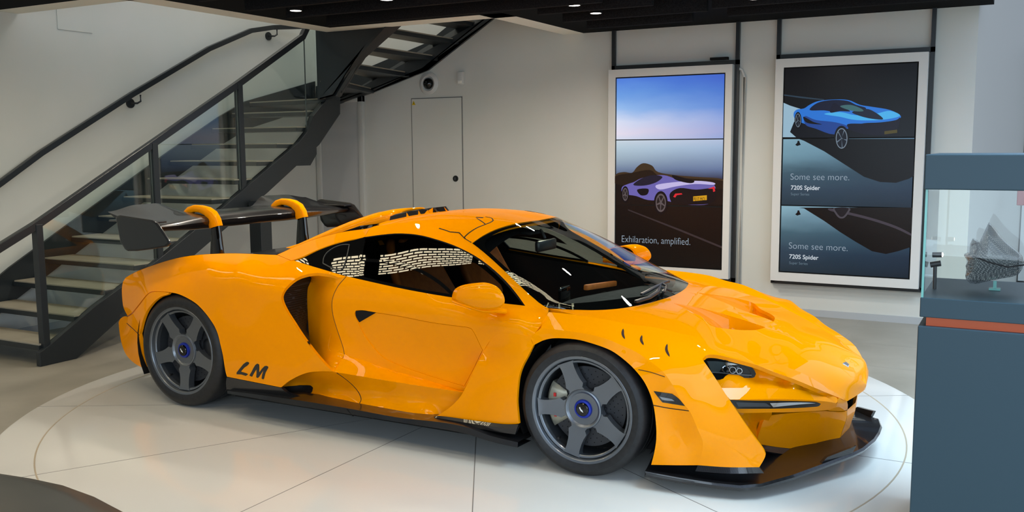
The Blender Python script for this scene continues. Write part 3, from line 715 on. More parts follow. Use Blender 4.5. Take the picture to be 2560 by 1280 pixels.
poly('picture_windscreen', [(2100, 266), (2125, 262), (2150, 270), (2158, 278), (2130, 277)], e_('img_ws', (60, 100, 104)), S2, .0049)
poly('picture_intake', [(2008, 292), (2018, 296), (2034, 305), (2055, 311), (2025, 309), (2012, 303)], blk, S2, .0048)
poly('picture_plate', [(2211, 328), (2243, 324), (2243, 332), (2211, 336)], e_('img_plate_dim', (74, 66, 30)), S2, .0046, False)
for (x, y, rx, ry) in ((1995, 301, 8, 20), (2104, 346, 17, 30)):
    poly('picture_wheel', [(x+rx*1.1*math.cos(t), y+ry*1.06*math.sin(t)) for t in np.linspace(0, 2*math.pi, 13)[:-1]], blk, S2, .0052)
    poly('picture_rim', [(x+rx*.85*math.cos(t), y+ry*.85*math.sin(t)) for t in np.linspace(0, 2*math.pi, 13)[:-1]], e_('img_rim2', (120, 135, 150)), S2, .0055)
    poly('picture_rim', [(x+rx*.74*math.cos(t), y+ry*.78*math.sin(t)) for t in np.linspace(0, 2*math.pi, 13)[:-1]], e_('img_rim3', (18, 22, 34)), S2, .0058)
    for k in range(5):
        t = k*2*math.pi/5+.2; poly('picture_spoke', [(x, y-1), (x+rx*.8*math.cos(t+.08), y+ry*.8*math.sin(t+.08)), (x+rx*.8*math.cos(t-.08), y+ry*.8*math.sin(t-.08)), (x, y+1)], e_('img_spoke2', (96, 112, 128)), S2, .0061, False)
poly('picture_rim', [(2084, 520), (2124, 520), (2120, 534), (2110, 545), (2098, 545), (2088, 534)], e_('img_rim4', (70, 66, 74)), S2, .0020)
poly('picture_rim', [(2088, 520), (2120, 520), (2116, 532), (2108, 541), (2100, 541), (2092, 532)], e_('img_rim5', (22, 18, 24)), S2, .0023)
for dy, xs in ((0, 0), (172, -4)):
    text('Some see more.', 'caption', 1976+xs, 449+dy+.3, 16, wtx, S2, .004, bold=-.012, width=147)
    text('720S Spider', 'caption', 1977+xs, 474+dy, 10.5, wtb, S2, .004, bold=.012, width=73)
    text('Super Series', 'caption', 1977+xs, 488+dy, 6.5, e_('img_text_dim', (104, 124, 138)), S2, .004, bold=-.005, width=46)
pnl('panel_seam', i0, i1, zz(350), zz(347.5), M['black'], S1); pnl('panel_seam', i0, i1, zz(515.5), zz(513), M['black'], S1)
# black steel hanging frames
def hang(label, xl, xr, zt, zb, right_down, left_down):
    t = thing('hanging_frame', label, 'frame', ((xl+xr)/2, 3.90, zt), 'black steel frames that hold the screens')
    w = .017
    MB().box(xl-w, xl+w, 3.902, 3.940, left_down, ZC).obj('frame_post', M['steel'], t, smooth=False)
    MB().box(xr-w, xr+w, 3.902, 3.940, right_down, ZC).obj('frame_post', M['steel'], t, smooth=False)
    MB().box(xl-w, xr+w, 3.902, 3.940, zt, zt+.042).obj('frame_rail', M['steel'], t, smooth=False)
    MB().box(xl-w, xr+w, 3.902, 3.940, zb-.03, zb+.01).obj('frame_rail', M['steel'], t, smooth=False)
    return t
h1 = hang('black steel hanging frame around the left screen, lamp bracket at its top right', -1.855, -.612, 2.320, .30, .03, .30)
MB().box(-.86, -.69, 3.86, 3.90, 2.365, 2.39).obj('cable_tray', M['black'], h1)
h2 = hang('black steel hanging frame around the right screen', -.235, 1.055, 2.345, .315, .30, .30)
# conduit beside the left screen
o = MB().tube([(-.56, 3.93, .05), (-.545, 3.93, 2.20), (-.575, 3.935, 2.27), (-.60, 3.93, 2.28)], .013, 8).obj('cable_conduit', M['white_plastic']); setp(o, 'thin white cable conduit on the wall just right of the left screen', 'conduit')

# ------------------------------------------------------------------ staircase
ST = thing('staircase', 'black steel winding staircase with beige open treads and glass side', 'staircase', (-5.05, -.6, 0))
XN, XW = -4.50, -5.66
RISE = .163; G0 = -.615; GO = .285
STL = M['steel']
# near stringer: plate in the plane x = XN, outline measured from the photograph
top = [(-.585, .135), (-.17, .372), (.42, .650), (.95, .930), (1.24, 1.085), (1.55, 1.262), (2.215, 1.632), (2.336, 1.731), (2.433, 1.89), (2.69, 2.098)]
bot = [(2.86, 2.11), (2.85, 1.921), (2.51, 1.604), (1.748, 1.156), (.12, .275), (-.36, -.004), (-.66, -.004), (-.66, .10)]
ptop = [at(117, 862, x=XN)]
MB().prism([(XN, y, z) for y, z in top+bot], (.045, 0, 0)).obj('stringer', STL, ST, smooth=False, bevel=.003)
MB().prism([(XN-.012, y, z) for y, z in top]+[(XN-.012, y, z-.055) for y, z in reversed(top)], (.012, 0, 0)).obj('glass_shoe', M['satin_black'], ST, smooth=False)
# wall stringer
wt_ = [(-.85, .02), (-.061, .53), (.53, .86), (1.126, 1.185), (1.70, 1.50), (2.35, 1.84), (2.75, 2.02), (3.90, 2.30)]
MB().prism([(XW-.03, y, z+.06) for y, z in wt_]+[(XW-.03, y, z-.24) for y, z in reversed(wt_)], (.025, 0, 0)).obj('stringer', STL, ST, smooth=False)
# box landing bracket under the stringer
MB().prism([(XN-.15, 2.16, 1.40), (XN-.15, 2.37, 1.40), (XN-.15, 2.47, 1.51), (XN-.15, 2.47, 1.66), (XN-.15, 2.16, 1.50)], (.19, 0, 0)).obj('landing_bracket', STL, ST, smooth=False)
# straight flight treads (stone slab in a steel tray)
for i in range(12):
    y = G0+GO*i-(.0 if i else .02); z = .15+RISE*i
    t = MB().box(XW+.0, XN, y, y+.30, z-.045, z-.008).obj('tread_tray', STL, ST, smooth=False, bevel=.002)
    MB().box(XW+.01, XN-.005, y+.004, y+.296, z-.008, z+.004).obj('tread_slab', M['tread'], t, smooth=False, bevel=.002)
# winder and upper flight treads: steel trays with a slab, edges measured at the wall and at the inner stringer
FX = [-5.30, -4.80, -4.30, -3.92, -3.65, -3.40, -3.12, -2.83, -2.55]; NX = [-4.46, -4.25, -4.08, -3.90, -3.70, -3.46, -3.18, -2.89, -2.60]
def tread(p, z):
    t = MB().prism([(x, y, z) for x, y in p], (0, 0, .042)).obj('tread_tray', STL, ST, smooth=False)
    MB().prism([(x, y, z+.042) for x, y in p], (0, 0, .012)).obj('tread_slab', M['tread'], t, smooth=False); return t
tread([(XN, 2.62), (XW, 2.80), (XW, 3.89), (FX[0], 3.89), (NX[0], 2.62)], 2.02)
for k in range(1, 9):
    tread([(NX[k-1]-.02, 2.58), (FX[k-1]-.02, 3.89), (FX[k], 3.89), (NX[k], 2.58)], 2.028+.162*k)
up_ = [(-5.66, 2.00), (-5.35, 2.075), (-4.83, 2.20), (-4.06, 2.42), (-3.22, 2.92), (-2.50, 3.36)]
MB().prism([(x, 3.90, z) for x, z in up_]+[(x, 3.90, z+.30) for x, z in reversed(up_)], (0, .03, 0)).obj('stringer', STL, ST, smooth=False)
MB().prism([(x, 3.78, z) for x, z in up_]+[(x, 3.90, z) for x, z in reversed(up_)], (0, 0, .012)).obj('stringer_flange', STL, ST, smooth=False)
un = [at(q[0], q[1], y=2.55) for q in ((806, 250), (842, 240), (872, 190), (925, 110), (968, 75))]
ub = [(p[0], p[2]) for p in un]; ub.append((ub[-1][0]+1.0, ub[-1][1]+.60))
MB().prism([(x, 2.53, z) for x, z in ub]+[(ub[-1][0], 2.53, ub[-1][1]+.40), (-3.95, 2.53, 3.05), (ub[0][0], 2.53, 2.95)], (0, .045, 0)).obj('stringer', STL, ST, smooth=False)
MB().prism([(x, 2.49, z) for x, z in ub]+[(x, 2.62, z) for x, z in reversed(ub)], (0, 0, .014)).obj('stringer_flange', M['steel_lit'], ST, smooth=False)
MB().box(XN-.02, XN+.06, 2.58, 2.66, 2.05, 2.90).obj('corner_post', STL, ST, smooth=False)
# posts, handrails, glass on the near side
def rail_z(y): 
    pts = [(-.95, .865), (-.582, 1.065), (1.446, 2.170), (2.354, 2.690), (2.55, 2.90)]
    for (y0, z0), (y1, z1) in zip(pts, pts[1:]):
        if y <= y1: return z0+(z1-z0)*(y-y0)/(y1-y0)
    return pts[-1][1]
def top_z(y):
    for (y0, z0), (y1, z1) in zip(top, top[1:]):
        if y <= y1: return z0+(z1-z0)*(y-y0)/(y1-y0)
    return top[-1][1]
MB().bar([(XN, -1.10, .785), (XN, -.582, 1.035), (XN, 1.446, 2.140), (XN, 2.354, 2.655), (XN, 2.50, 2.86)], .048, .058).obj('handrail', M['steel_lit'], ST, smooth=False, bevel=.004)
MB().box(XN-.024, XN+.024, -1.10, -1.06, .62, .80).obj('handrail_end', M['steel_lit'], ST, smooth=False)
for (q, nm) in (((93, 573), 'post'), ((383, 376), 'post'), ((596, 225), 'post')):
    y = at(q[0], q[1], x=XN)[1]
    MB().box(XN-.03, XN+.03, y-.026, y+.026, (0 if q[0] < 100 else top_z(y)-.02), rail_z(y)-.03).obj('railing_post', STL, ST, smooth=False, bevel=.002)
ys_ = [at(q[0], q[1], x=XN)[1] for q in ((93, 573), (383, 376), (596, 225))]
sp4 = at(760, 110, x=XN)[1]
segs_ = [(ys_[0]+.035, ys_[1]-.03), (ys_[1]+.03, ys_[2]-.03), (ys_[2]+.03, sp4-.004), (sp4+.004, 2.62)]
for (y0, y1) in segs_:
    n_ = 8; yy = [y0+(y1-y0)*i/n_ for i in range(n_+1)]
    up2 = [(XN+.004, y, min(rail_z(y)-.035, 3.0)) for y in yy]; lo2 = [(XN+.004, y, top_z(y)-.03) for y in yy]
    V = lo2+up2; F = [(i, i+1, n_+1+i+1, n_+1+i) for i in range(n_)]
    o = obj('glass_pane', V, F, M['pane'], ST, False)
    sm = o.modifiers.new('solid', 'SOLIDIFY'); sm.thickness = .010
    MB().bar([up2[-1], lo2[-1]], .006, .010, (1, 0, 0)).obj('glass_edge_line', M['pane_edge'], o, smooth=False)
# wall handrail with brackets (fixed to the wall, separate from the stair)
WR = thing('wall_handrail', 'black handrail on round wall brackets along the left wall', 'handrail', (-5.66, 1.2, 2.0))
MB().bar([(-5.62, -1.6, .40), (-5.62, -.116, 1.305), (-5.62, .261, 1.545), (-5.62, 1.233, 2.085), (-5.62, 2.21, 2.590), (-5.62, 2.819, 2.835), (-5.62, 3.16, 2.905), (-5.55, 3.55, 2.95)], .042, .05).obj('rail_bar', M['steel_lit'], WR, smooth=False, bevel=.004)
for (y, z) in ((1.268, 2.005), (3.166, 2.815)):
    b_ = MB().cyl((-5.70, y, z), (-5.685, y, z), .045, 28).obj('wall_bracket', STL, WR)
    MB().tube([(-5.685, y, z), (-5.63, y+.03, z), (-5.62, y+.06, z+.02), (-5.62, y+.06, z+.08)], .009, 8).obj('bracket_arm', STL, b_)
# steel column under the upper flight
o = MB().box(-4.42, -4.28, 1.46, 1.60, -.006, 1.10).obj('steel_column', STL, smooth=False, bevel=.004); setp(o, 'dark square steel column supporting the stair, behind the rear wing', 'column')
# access hatch outline high on the left wall
o = MB().box(-5.699, -5.694, .55, .90, 2.62, 2.90).obj('access_panel', M['wall'], smooth=False, bevel=.001); setp(o, 'flush white access panel high on the left wall above the handrail', 'panel')

# ------------------------------------------------------------------ display cabinet on the right
CB = thing('display_cabinet', 'blue-grey display cabinet with glass case holding a shaped mesh part', 'cabinet', (1.92, -.8, 0))
cx0, cx1, cy0, cy1 = 1.470, 2.45, -1.10, -.50
MB().box(cx0-.004, cx1, cy0-.004, cy1, -.006, .890).obj('cabinet_base', M['cabinet'], CB, smooth=False, bevel=.004)
MB().box(cx0+.022, cx1-.02, cy0+.020, cy1-.02, .888, .926).obj('orange_band', M['orange_strip'], CB, smooth=False)
MB().box(cx0, cx1, cy0, cy1, .924, .998).obj('case_floor', M['cabinet'], CB, smooth=False, bevel=.003)
MB().box(cx0-.004, cx1, cy0-.004, cy1, 1.403, 1.532).obj('case_top', M['cabinet'], CB, smooth=False, bevel=.004)
def gpane(name, x0, x1, y0, y1):
    V = [(x0, y0, .996), (x1, y1, .996), (x1, y1, 1.405), (x0, y0, 1.405)]; return obj(name, V, [(0, 1, 2, 3)], M['case_glass'], CB, False)
gpane('glass_pane', cx0+.006, cx1-.006, cy0+.006, cy0+.006); gpane('glass_pane', cx0+.006, cx0+.006, cy0+.006, cy1-.006); gpane('glass_pane', cx0+.006, cx1-.006, cy1-.006, cy1-.006)
MB().box(cx0+.002, cx0+.010, cy0+.004, cy0+.016, .998, 1.403).obj('glass_corner', M['glass_edge'], CB, smooth=False)
# little twin-head lamp on a post inside the case
LMP = thing('case_spotlight', 'small black twin-head spotlight on a post inside the glass case', 'lamp', (1.545, -.85, .998))
yl = -.85
p = lambda x, y: at(x, y, y=yl)
MB().tube([p(2336, 735), p(2338, 655)], .007, 12).cyl(p(2336, 738), p(2336, 735), .016, 16).obj('lamp_post', M['satin_black'], LMP)
for (qa, qb, r) in (((2326, 662), (2352, 658), .0115), ((2331, 637), (2355, 637), .0105)):
    o = MB().cyl(p(*qa), p(*qb), r, 20).obj('lamp_head', M['satin_black'], LMP)
    e2 = p(*qb); 
    if qb[1] < 640: MB().cyl(e2, e2+np.array([.0012, -.0006, 0]), r*.8, 16).obj('lamp_lens', M['lamp'], o)
    L = None
# moulded grey mesh part (seat or helmet like shell) on a clear stand
ym = -.78; q = lambda x, y, d=0.0: at(x, y, y=ym+d)
MS = thing('mesh_shell', 'translucent grey woven mesh shell hanging over a small clear block in the glass case', 'model', (1.75, ym, 1.02))
out_ = [(2413, 690), (2416, 676), (2414, 664), (2420, 654), (2410, 640), (2411, 634), (2424, 630), (2425, 610), (2432, 596), (2444, 600), (2446, 610), (2456, 590), (2464, 572), (2472, 556), (2478, 560), (2490, 574), (2502, 590), (2520, 608), (2545, 628), (2556, 640), (2560, 656), (2556, 672), (2546, 686), (2530, 692), (2505, 696), (2470, 703), (2440, 710), (2425, 708), (2416, 700)]
lp = [np.array(v, float) for v in out_]; c0 = np.mean(lp, axis=0)
V = []; F = []; n = len(lp); K_ = 8
for j in range(K_+1):
    a = j/K_*math.pi; rr = math.sin(a)
    sc = 1.0 if abs(j-K_/2) < .1 else rr
    for v in lp:
        w = c0+(v-c0)*(sc if j <= K_/2 else max(.9*sc, .05)); V.append(q(w[0], w[1], -.07*math.cos(a)))
for j in range(K_):
    for i in range(n): F.append((j*n+i, j*n+(i+1) % n, (j+1)*n+(i+1) % n, (j+1)*n+i))
mm = bpy.data.materials.new('woven_grey_mesh'); mm.use_nodes = True; nt = mm.node_tree; b_ = nt.nodes['Principled BSDF']
b_.inputs['Base Color'].default_value = (.035, .05, .055, 1); b_.inputs['Roughness'].default_value = .22; b_.inputs['Coat Weight'].default_value = .6
tc = nt.nodes.new('ShaderNodeTexCoord'); ck = nt.nodes.new('ShaderNodeTexChecker'); ck.inputs['Scale'].default_value = 160; ck.inputs[1].default_value = (.30,)*3+(1,); ck.inputs[2].default_value = (.85,)*3+(1,)
nt.links.new(tc.outputs['Object'], ck.inputs[0]); nt.links.new(ck.outputs[0], b_.inputs['Alpha'])
obj('shell_body', V, F, mm, MS, True, 60)
MB().tube([q(2432, 640, -.06), q(2470, 655, -.072), q(2520, 668, -.07), q(2562, 662, -.06)], .0028, 8).obj('shell_strap', M['black'], MS)
MB().tube([q(2430, 612, -.05), q(2440, 608, -.06), q(2444, 622, -.06), q(2436, 636, -.06)], .004, 8).obj('shell_clip', M['satin_black'], MS)
MB().box(1.69, 1.73, ym-.02, ym+.02, .999, 1.006).box(1.704, 1.716, ym-.006, ym+.006, 1.006, 1.035).obj('clear_stand', M['glass_edge'], MS, smooth=False)
# fire alarm call point and bright window beyond
o = MB().box(1.735, 1.80, 5.30, 5.36, .98, 1.14).obj('fire_alarm', M['red'], smooth=False, bevel=.008); setp(o, 'small red fire alarm point beside the bright window at the right edge', 'alarm')
w_ = MB(); w_.box(1.78, 1.84, 6.5, 6.6, 0, 2.6).box(3.2, 3.3, 6.5, 6.6, 0, 2.6).box(1.78, 3.3, 6.5, 6.6, 2.55, 2.65).box(1.78, 3.3, 6.5, 6.6, 0, .10)
W1 = struct(w_.obj('window_1', M['screen_frame'], smooth=False)); obj('window_glass', [(1.84, 6.55, .1), (3.2, 6.55, .1), (3.2, 6.55, 2.55), (1.84, 6.55, 2.55)], [(0, 1, 2, 3)], M['pane'], W1, False)

# ------------------------------------------------------------------ dark rounded thing of unclear kind, shaped as a low table, close to the viewer
e3 = [at(x, y, z=.62) for x, y in ((-180, 1145), (0, 1180), (90, 1194), (170, 1211), (250, 1240), (325, 1279), (430, 1345))]
c3 = np.array([-1.35, -4.4, 0])
V = []; F = []; n = len(e3)
for (k, z) in ((.97, .30), (1.0, .50), (1.0, .60), (.99, .62), (.93, .645), (.80, .655), (.0, .66)):
    for P in e3: Q = c3+(P-c3)*k; V.append((Q[0], Q[1], z))
for j in range(6):
    for i in range(n-1): F.append((j*n+i, j*n+i+1, (j+1)*n+i+1, (j+1)*n+i))
o = obj('dark_rounded_object', V, F, noise_mix(mat('dark_brown_grey_gloss', (.03, .028, .022), .35), (.026, .025, .02), (.036, .034, .028), 3), None, True, 60); setp(o, 'dark rounded object of unclear kind, shaped as a low table, in the lower left corner of the photo', 'table')
MB().box(-1.6, -1.1, -4.3, -3.7, -.006, .30).obj('object_foot', M['black'], o, bevel=.02)
# =================================================================== THE CAR (x forward, near side y<0, ground z=0)
CAR = thing('sports_car', 'orange supercar with tall black rear wing, parked on the round white platform', 'car', (-1.13, 0, 0))
PT = M['paint']
# ---- shared curves (pixel, pixel, half-width)
CREST = [(1372, 780, .865), (1440, 787, .85), (1510, 798, .84), (1579, 811, .80), (1640, 819, .765), (1700, 833, .72), (1771, 849, .645), (1860, 880, .58), (1960, 915, .50), (2016, 938, .455), (2094, 985, .385)]
CRESTIN = [(1372, 771, .70), (1440, 787, .745), (1510, 798, .74), (1579, 811, .71), (1640, 819, .69), (1700, 833, .665), (1771, 849, .615), (1860, 880, .568), (1960, 915, .495), (2016, 938, .452), (2094, 985, .383)]
CREASE = [(2118, 1003, .34), (2050, 975, .52), (1990, 950, .585), (1930, 928, .635), (1890, 912, .68), (1830, 896, .74), (1790, 887, .80), (1766, 888, .845), (1756, 898, .865)]
BLADE_F = [(1756, 898, .865), (1775, 925, .868), (1830, 1010, .865), (1880, 1085, .85), (1911, 1128, .837), (1914, 1137, .836), (1909, 1150, .836), (1898, 1168, .84)]
SEAM_B = [(1745, 1163, .90), (1755, 1130, .91), (1757, 1105, .915), (1745, 1075, .925), (1725, 1030, .935), (1705, 1005, .94), (1690, 978, .945), (1670, 945, .95), (1650, 922, .95), (1620, 900, .95)]
LIPLINE = [(1620, 900, .95), (1590, 880, .945), (1560, 866, .942), (1515, 847, .94), (1467, 835, .937), (1400, 825, .93), (1352, 820, .925)]
COWL = [(1372, 771, 'z', .755), (1440, 774.5, 'z', .755), (1500, 775, 'z', .755), (1560, 770, 'z', .756), (1620, 758, 'z', .756), (1655, 748.5, 'z', .756), (1687, 737.5, 'y', 0)]
CENTRE = [(1687, 737.5, 'y', 0), ('p', .28, 0, .732), ('p', .45, 0, .695), ('p', .7, 0, .622), ('p', .9, 0, .547), ('p', 1.05, 0, .473), ('p', 1.115, 0, .425), ('p', 1.145, 0, .375), ('p', 1.14, 0, .345)]
LIP = [('p', 1.14, 0, .345), (2143, 988, .17), (2118, 1003, .34)]
VENT = [[(1683, 757.5, .30), (1740, 767.5, .27), (1790, 780, .245), (1850, 797, .22), (1914, 818, .205)],
        [(1914, 818, .205), (1895, 824, .25), (1870, 825.5, .30), (1838, 824, .35), (1790, 818.5, .41)],
        [(1790, 818.5, .41), (1775, 813, .43), (1750, 797, .42), (1715, 773, .36), (1683, 757.5, .30)]]
def flat(segs, s): return [[(p[0], p[1], 0.3) for p in g] for g in segs]
NOSEEDGE = [(2118, 1003, .34), (2106, 993, .37), (2094, 985, .383)]
bon_segs = [COWL, CENTRE, LIP, NOSEEDGE, list(reversed(CRESTIN))]
bon_ctrl = [('p', .30, -.45, .722), ('p', .55, -.40, .648), ('p', .80, -.35, .565)]
s_bon = fit(bon_segs, bon_ctrl, 0.75)
panel('bonnet', bon_segs, PT, CAR, surf=s_bon, sym=0.75, holes=[VENT], join=True, gap=0.0, grid=8)
# bonnet vent cavities: sunken floor and walls
vl = loop_of(VENT, 6); vr = [s_bon.pt([(p[0], p[1])])[0] for p in vl]
def sink(P, d):
    return np.array([P[0]+0.35*d, P[1]*0.985, P[2]-d])
cx = sum(p[0] for p in vl)/len(vl)
V = []; n = len(vr); F = []
ctr = np.mean(np.array(vr), axis=0)
for k, (sc, dep) in enumerate(((1.0, 0.0), (0.985, .07), (0.85, .13), (0.4, .14))):
    for i, P in enumerate(vr):
        t = min(1, max(0, (vl[i][0]-1690)/190.0))
        Q = ctr+(P-ctr)*sc; d = dep*(0.15+0.85*t)
        V.append(np.array([Q[0], Q[1], Q[2]-d]))
V.append(np.array([ctr[0]+.03, ctr[1], ctr[2]-.12]))
for k in range(3):
    for i in range(n): F.append((k*n+i, k*n+(i+1) % n, (k+1)*n+(i+1) % n, (k+1)*n+i))
for i in range(n): F.append((3*n+i, 3*n+(i+1) % n, 4*n))
F = orient(V, F)
for sg in (1, -1):
    obj('bonnet_vent', [v*np.array([1, sg, 1]) for v in V], F if sg == 1 else [f[::-1] for f in F], PT, CAR, True, 50)
# bonnet to fender step, then fender with front blade
loft('fender_inner_wall', curve3(CREST), curve3([(1372, 780, .845)]+CRESTIN[1:]), PT, CAR, n=60)
DOORSEAM_T = [(1352, 820, .925), (1361, 799, .895), (1372, 780, .865)]
fen_segs = [CREST, [(2094, 985, .385), (2106, 993, .37), (2118, 1003, .34)], CREASE, BLADE_F, [(1898, 1168, .84), (1820, 1168, .872), (1745, 1163, .90)], SEAM_B, LIPLINE, DOORSEAM_T]
s_fen = panel('front_fender', fen_segs, PT, CAR, ctrl=[(1660, 870, .885), (1720, 885, .86), (1745, 1000, .922), (1800, 1090, .892)], lam=2e-6, gap=0.0)
for (a, b, c, d, e, f) in ((1558, 822, 1557, 836, 1562, 848), (1605, 838, 1603, 850, 1609, 863), (1668, 860, 1666, 874, 1674, 892)):
    ribbon('fender_louvre', [(a, b), (c, d), (e, f)], s_fen, .012, M['gap'], CAR, taper=True)
    r = [s_fen.pt([(a+2+20*t, b+(f-b)*u)])[0] for t in (0, 1) for u in (0, 1)]
ARCH_F = [(1628, 1162, .935), (1636, 1130, .942), (1641, 1095, .948), (1640, 1060, .952), (1633, 1010, .957), (1622, 977, .96), (1607, 949, .96), (1583, 920, .96), (1560, 899, .956), (1534, 880, .951), (1516, 871, .948), (1485, 860, .944), (1446, 849.5, .94), (1411, 846, .935), (1380, 846, .932), (1358, 851, .93), (1334, 863, .93)]
s_arch = panel('front_arch_flare', [[(1334, 863, .93), (1328, 843, .932), (1338, 832, .93), (1352, 820, .925)], list(reversed(LIPLINE)), list(reversed(SEAM_B)), [(1745, 1163, .90), (1690, 1163, .92), (1628, 1162, .935)], ARCH_F],
               PT, CAR, ctrl=[(1690, 1080, .915), (1690, 1030, .93)], grid=8, gap=0.0)
# side marker lamp on the flare
mk = [[(1634, 978, .9), (1680, 985, .9)], [(1680, 985, .9), (1695, 996, .9), (1712, 1015, .9)], [(1712, 1015, .9), (1656, 1006, .9)], [(1656, 1006, .9), (1645, 993, .9), (1634, 978, .9)]]
panel('side_marker', mk, M['gloss_black'], CAR, surf=s_arch, gap=0, thick=.012, lift=.004, grid=7); MARK = LAST[0]
mk2 = [[(1649, 992, .9), (1679, 998, .9)], [(1679, 998, .9), (1686, 1003, .9)], [(1686, 1003, .9), (1655, 999, .9), (1649, 992, .9)]]
panel('marker_lens', mk2, mat('grey_lens', (0.20, 0.21, 0.22), 0.2), MARK, surf=s_arch, gap=0, thick=.004, lift=.007, grid=7)
ribbon('flare_seam', [(1633, 1013), (1670, 1020), (1722, 1027)], s_arch, .004, M['gap'], CAR)
ribbon('flare_seam', [(1596, 924), (1625, 930), (1662, 942)], s_arch, .003, M['gap'], CAR)

# ---- headlight recess, lamps, lower bumper
INNER_CR = [(1757, 899, .835), (1766, 889, .825), (1790, 888, .78), (1830, 897, .72), (1890, 913, .655), (1930, 929, .61), (1990, 951, .56), (2050, 976, .50), (2092, 994, .42)]
s_rec = panel('headlight_recess', [INNER_CR, [(2092, 994, .42), (2094, 1004, .44), (2090, 1008, .45), (2060, 990, .48)], [(2060, 990, .48), (2000, 975, .56), (1900, 970, .66), (1800, 970, .76)], [(1800, 970, .76), (1775, 930, .80), (1757, 899, .835)]],
              PT, CAR, ctrl=[(1840, 925, .70), (1900, 940, .60), (1960, 955, .545), (2010, 967, .52)], gap=0, thick=.01)
LAMP = [[(1756, 899, .8), (1763, 891.5, .8), (1790, 891, .8), (1850, 902, .7), (1872, 913, .7), (1886, 926, .7), (1890, 935, .7), (1886, 943, .7), (1872, 945, .7), (1830, 943, .7), (1816, 944, .7), (1800, 949, .7), (1781, 949, .7)], [(1781, 949, .7), (1756, 899, .8)]]
LAMPS = fit([[(1756, 899, .832), (1790, 891, .785), (1850, 902, .71), (1890, 935, .648)], [(1890, 935, .648), (1830, 943, .705), (1781, 949, .795), (1756, 899, .832)]], lam=1e-5)
panel('headlight', LAMP, M['gloss_black'], CAR, surf=LAMPS, gap=0, thick=.03, lift=.004, grid=7); HL = LAST[0]
chrome_lamp = mat('lamp_reflector', (0.75, 0.78, 0.82), 0.07, metal=1.0)
panel('headlight_lens', [[(1768, 903, .8), (1790, 903, .8), (1835, 909, .7), (1845, 912, .7)], [(1845, 912, .7), (1820, 914, .7), (1803, 922, .7), (1798, 930, .7)], [(1798, 930, .7), (1781, 930, .8), (1768, 903, .8)]], chrome_lamp, HL, surf=LAMPS, gap=0, thick=.004, lift=.008, grid=6)
for cx_, cy_, r_ in ((1813, 922, 8), (1830, 923, 8), (1847, 925, 7)):
    ribbon('headlight_projector', [(cx_+r_*math.cos(a), cy_+r_*1.0*math.sin(a)) for a in np.linspace(0, 2*math.pi, 17)], LAMPS, .003, chrome_lamp, HL, lift=.009)
ribbon('headlight_strip', [(1770, 930), (1800, 931), (1840, 934), (1878, 936)], LAMPS, .004, M['rim'], HL, lift=.008)
DRLF = [(2090, 1008, .452), (2075, 1005, .485), (2060, 1003, .51), (2030, 1001, .547), (2000, 999, .58), (1950, 997.5, .635), (1880, 998, .715), (1825, 999, .78)]
panel('headlight_wing', [[(1800, 970, .762), (1900, 970, .662), (2000, 975, .562), (2060, 990, .482), (2090, 1008, .452)], DRLF, [(1825, 999, .78), (1800, 970, .762)]], PT, CAR, gap=0, thick=.008, grid=8)
s_drl = panel('wing_lower_lip', [list(reversed(DRLF)), [(2090, 1008, .452), (2092, 1014, .44), (2080, 1022, .45), (2062, 1026, .47)], [(2062, 1026, .47), (1990, 1030, .555), (1930, 1031, .635), (1850, 1032, .735), (1842, 1030, .745)], [(1842, 1030, .745), (1825, 999, .78)]], PT, CAR, gap=0, thick=.01, grid=8)
DL = [[(1823, 1000, .7), (1880, 1002, .7), (1950, 1002.5, .6), (2010, 1004, .6), (2042, 1006, .5), (2052, 1010, .5)], [(2052, 1010, .5), (2048, 1015, .5), (2025, 1018, .5), (1950, 1021.5, .6), (1880, 1022, .7), (1843, 1022, .7)], [(1843, 1022, .7), (1823, 1000, .7)]]
panel('daytime_light', DL, M['gloss_black'], CAR, surf=s_drl, gap=0, thick=.02, lift=.003, grid=7); DR = LAST[0]
panel('daytime_lens', [[(1925, 1008, .6), (1980, 1006, .6), (2020, 1006.5, .6), (2040, 1008, .5)], [(2040, 1008, .5), (2000, 1011, .5), (1960, 1015, .6), (1933, 1018, .6)], [(1933, 1018, .6), (1925, 1008, .6)]], chrome_lamp, DR, surf=s_drl, gap=0, thick=.004, lift=.005, grid=6)
panel('daytime_lens', [[(1840, 1006, .7), (1915, 1008, .7)], [(1915, 1008, .7), (1928, 1017, .7)], [(1928, 1017, .7), (1846, 1017, .7)], [(1846, 1017, .7), (1840, 1006, .7)]], mat('dark_lens', (0.05, 0.055, 0.06), 0.25), DR, surf=s_drl, gap=0, thick=.004, lift=.005, grid=6)
# bumper strut that carries the nose
panel('nose_strut', [[(2118, 1003, .338), (2106, 994, .372), (2093, 996, .42)], [(2093, 996, .42), (2094, 1004, .43), (2090, 1013, .43), (2076, 1022, .44), (2066, 1024, .45)], [(2066, 1024, .45), (2074, 1027, .43), (2112, 1027, .30), (2119, 1024, .28)], [(2119, 1024, .28), (2120, 1012, .305), (2118, 1003, .338)]], PT, CAR, gap=0.4, thick=.02, grid=7)
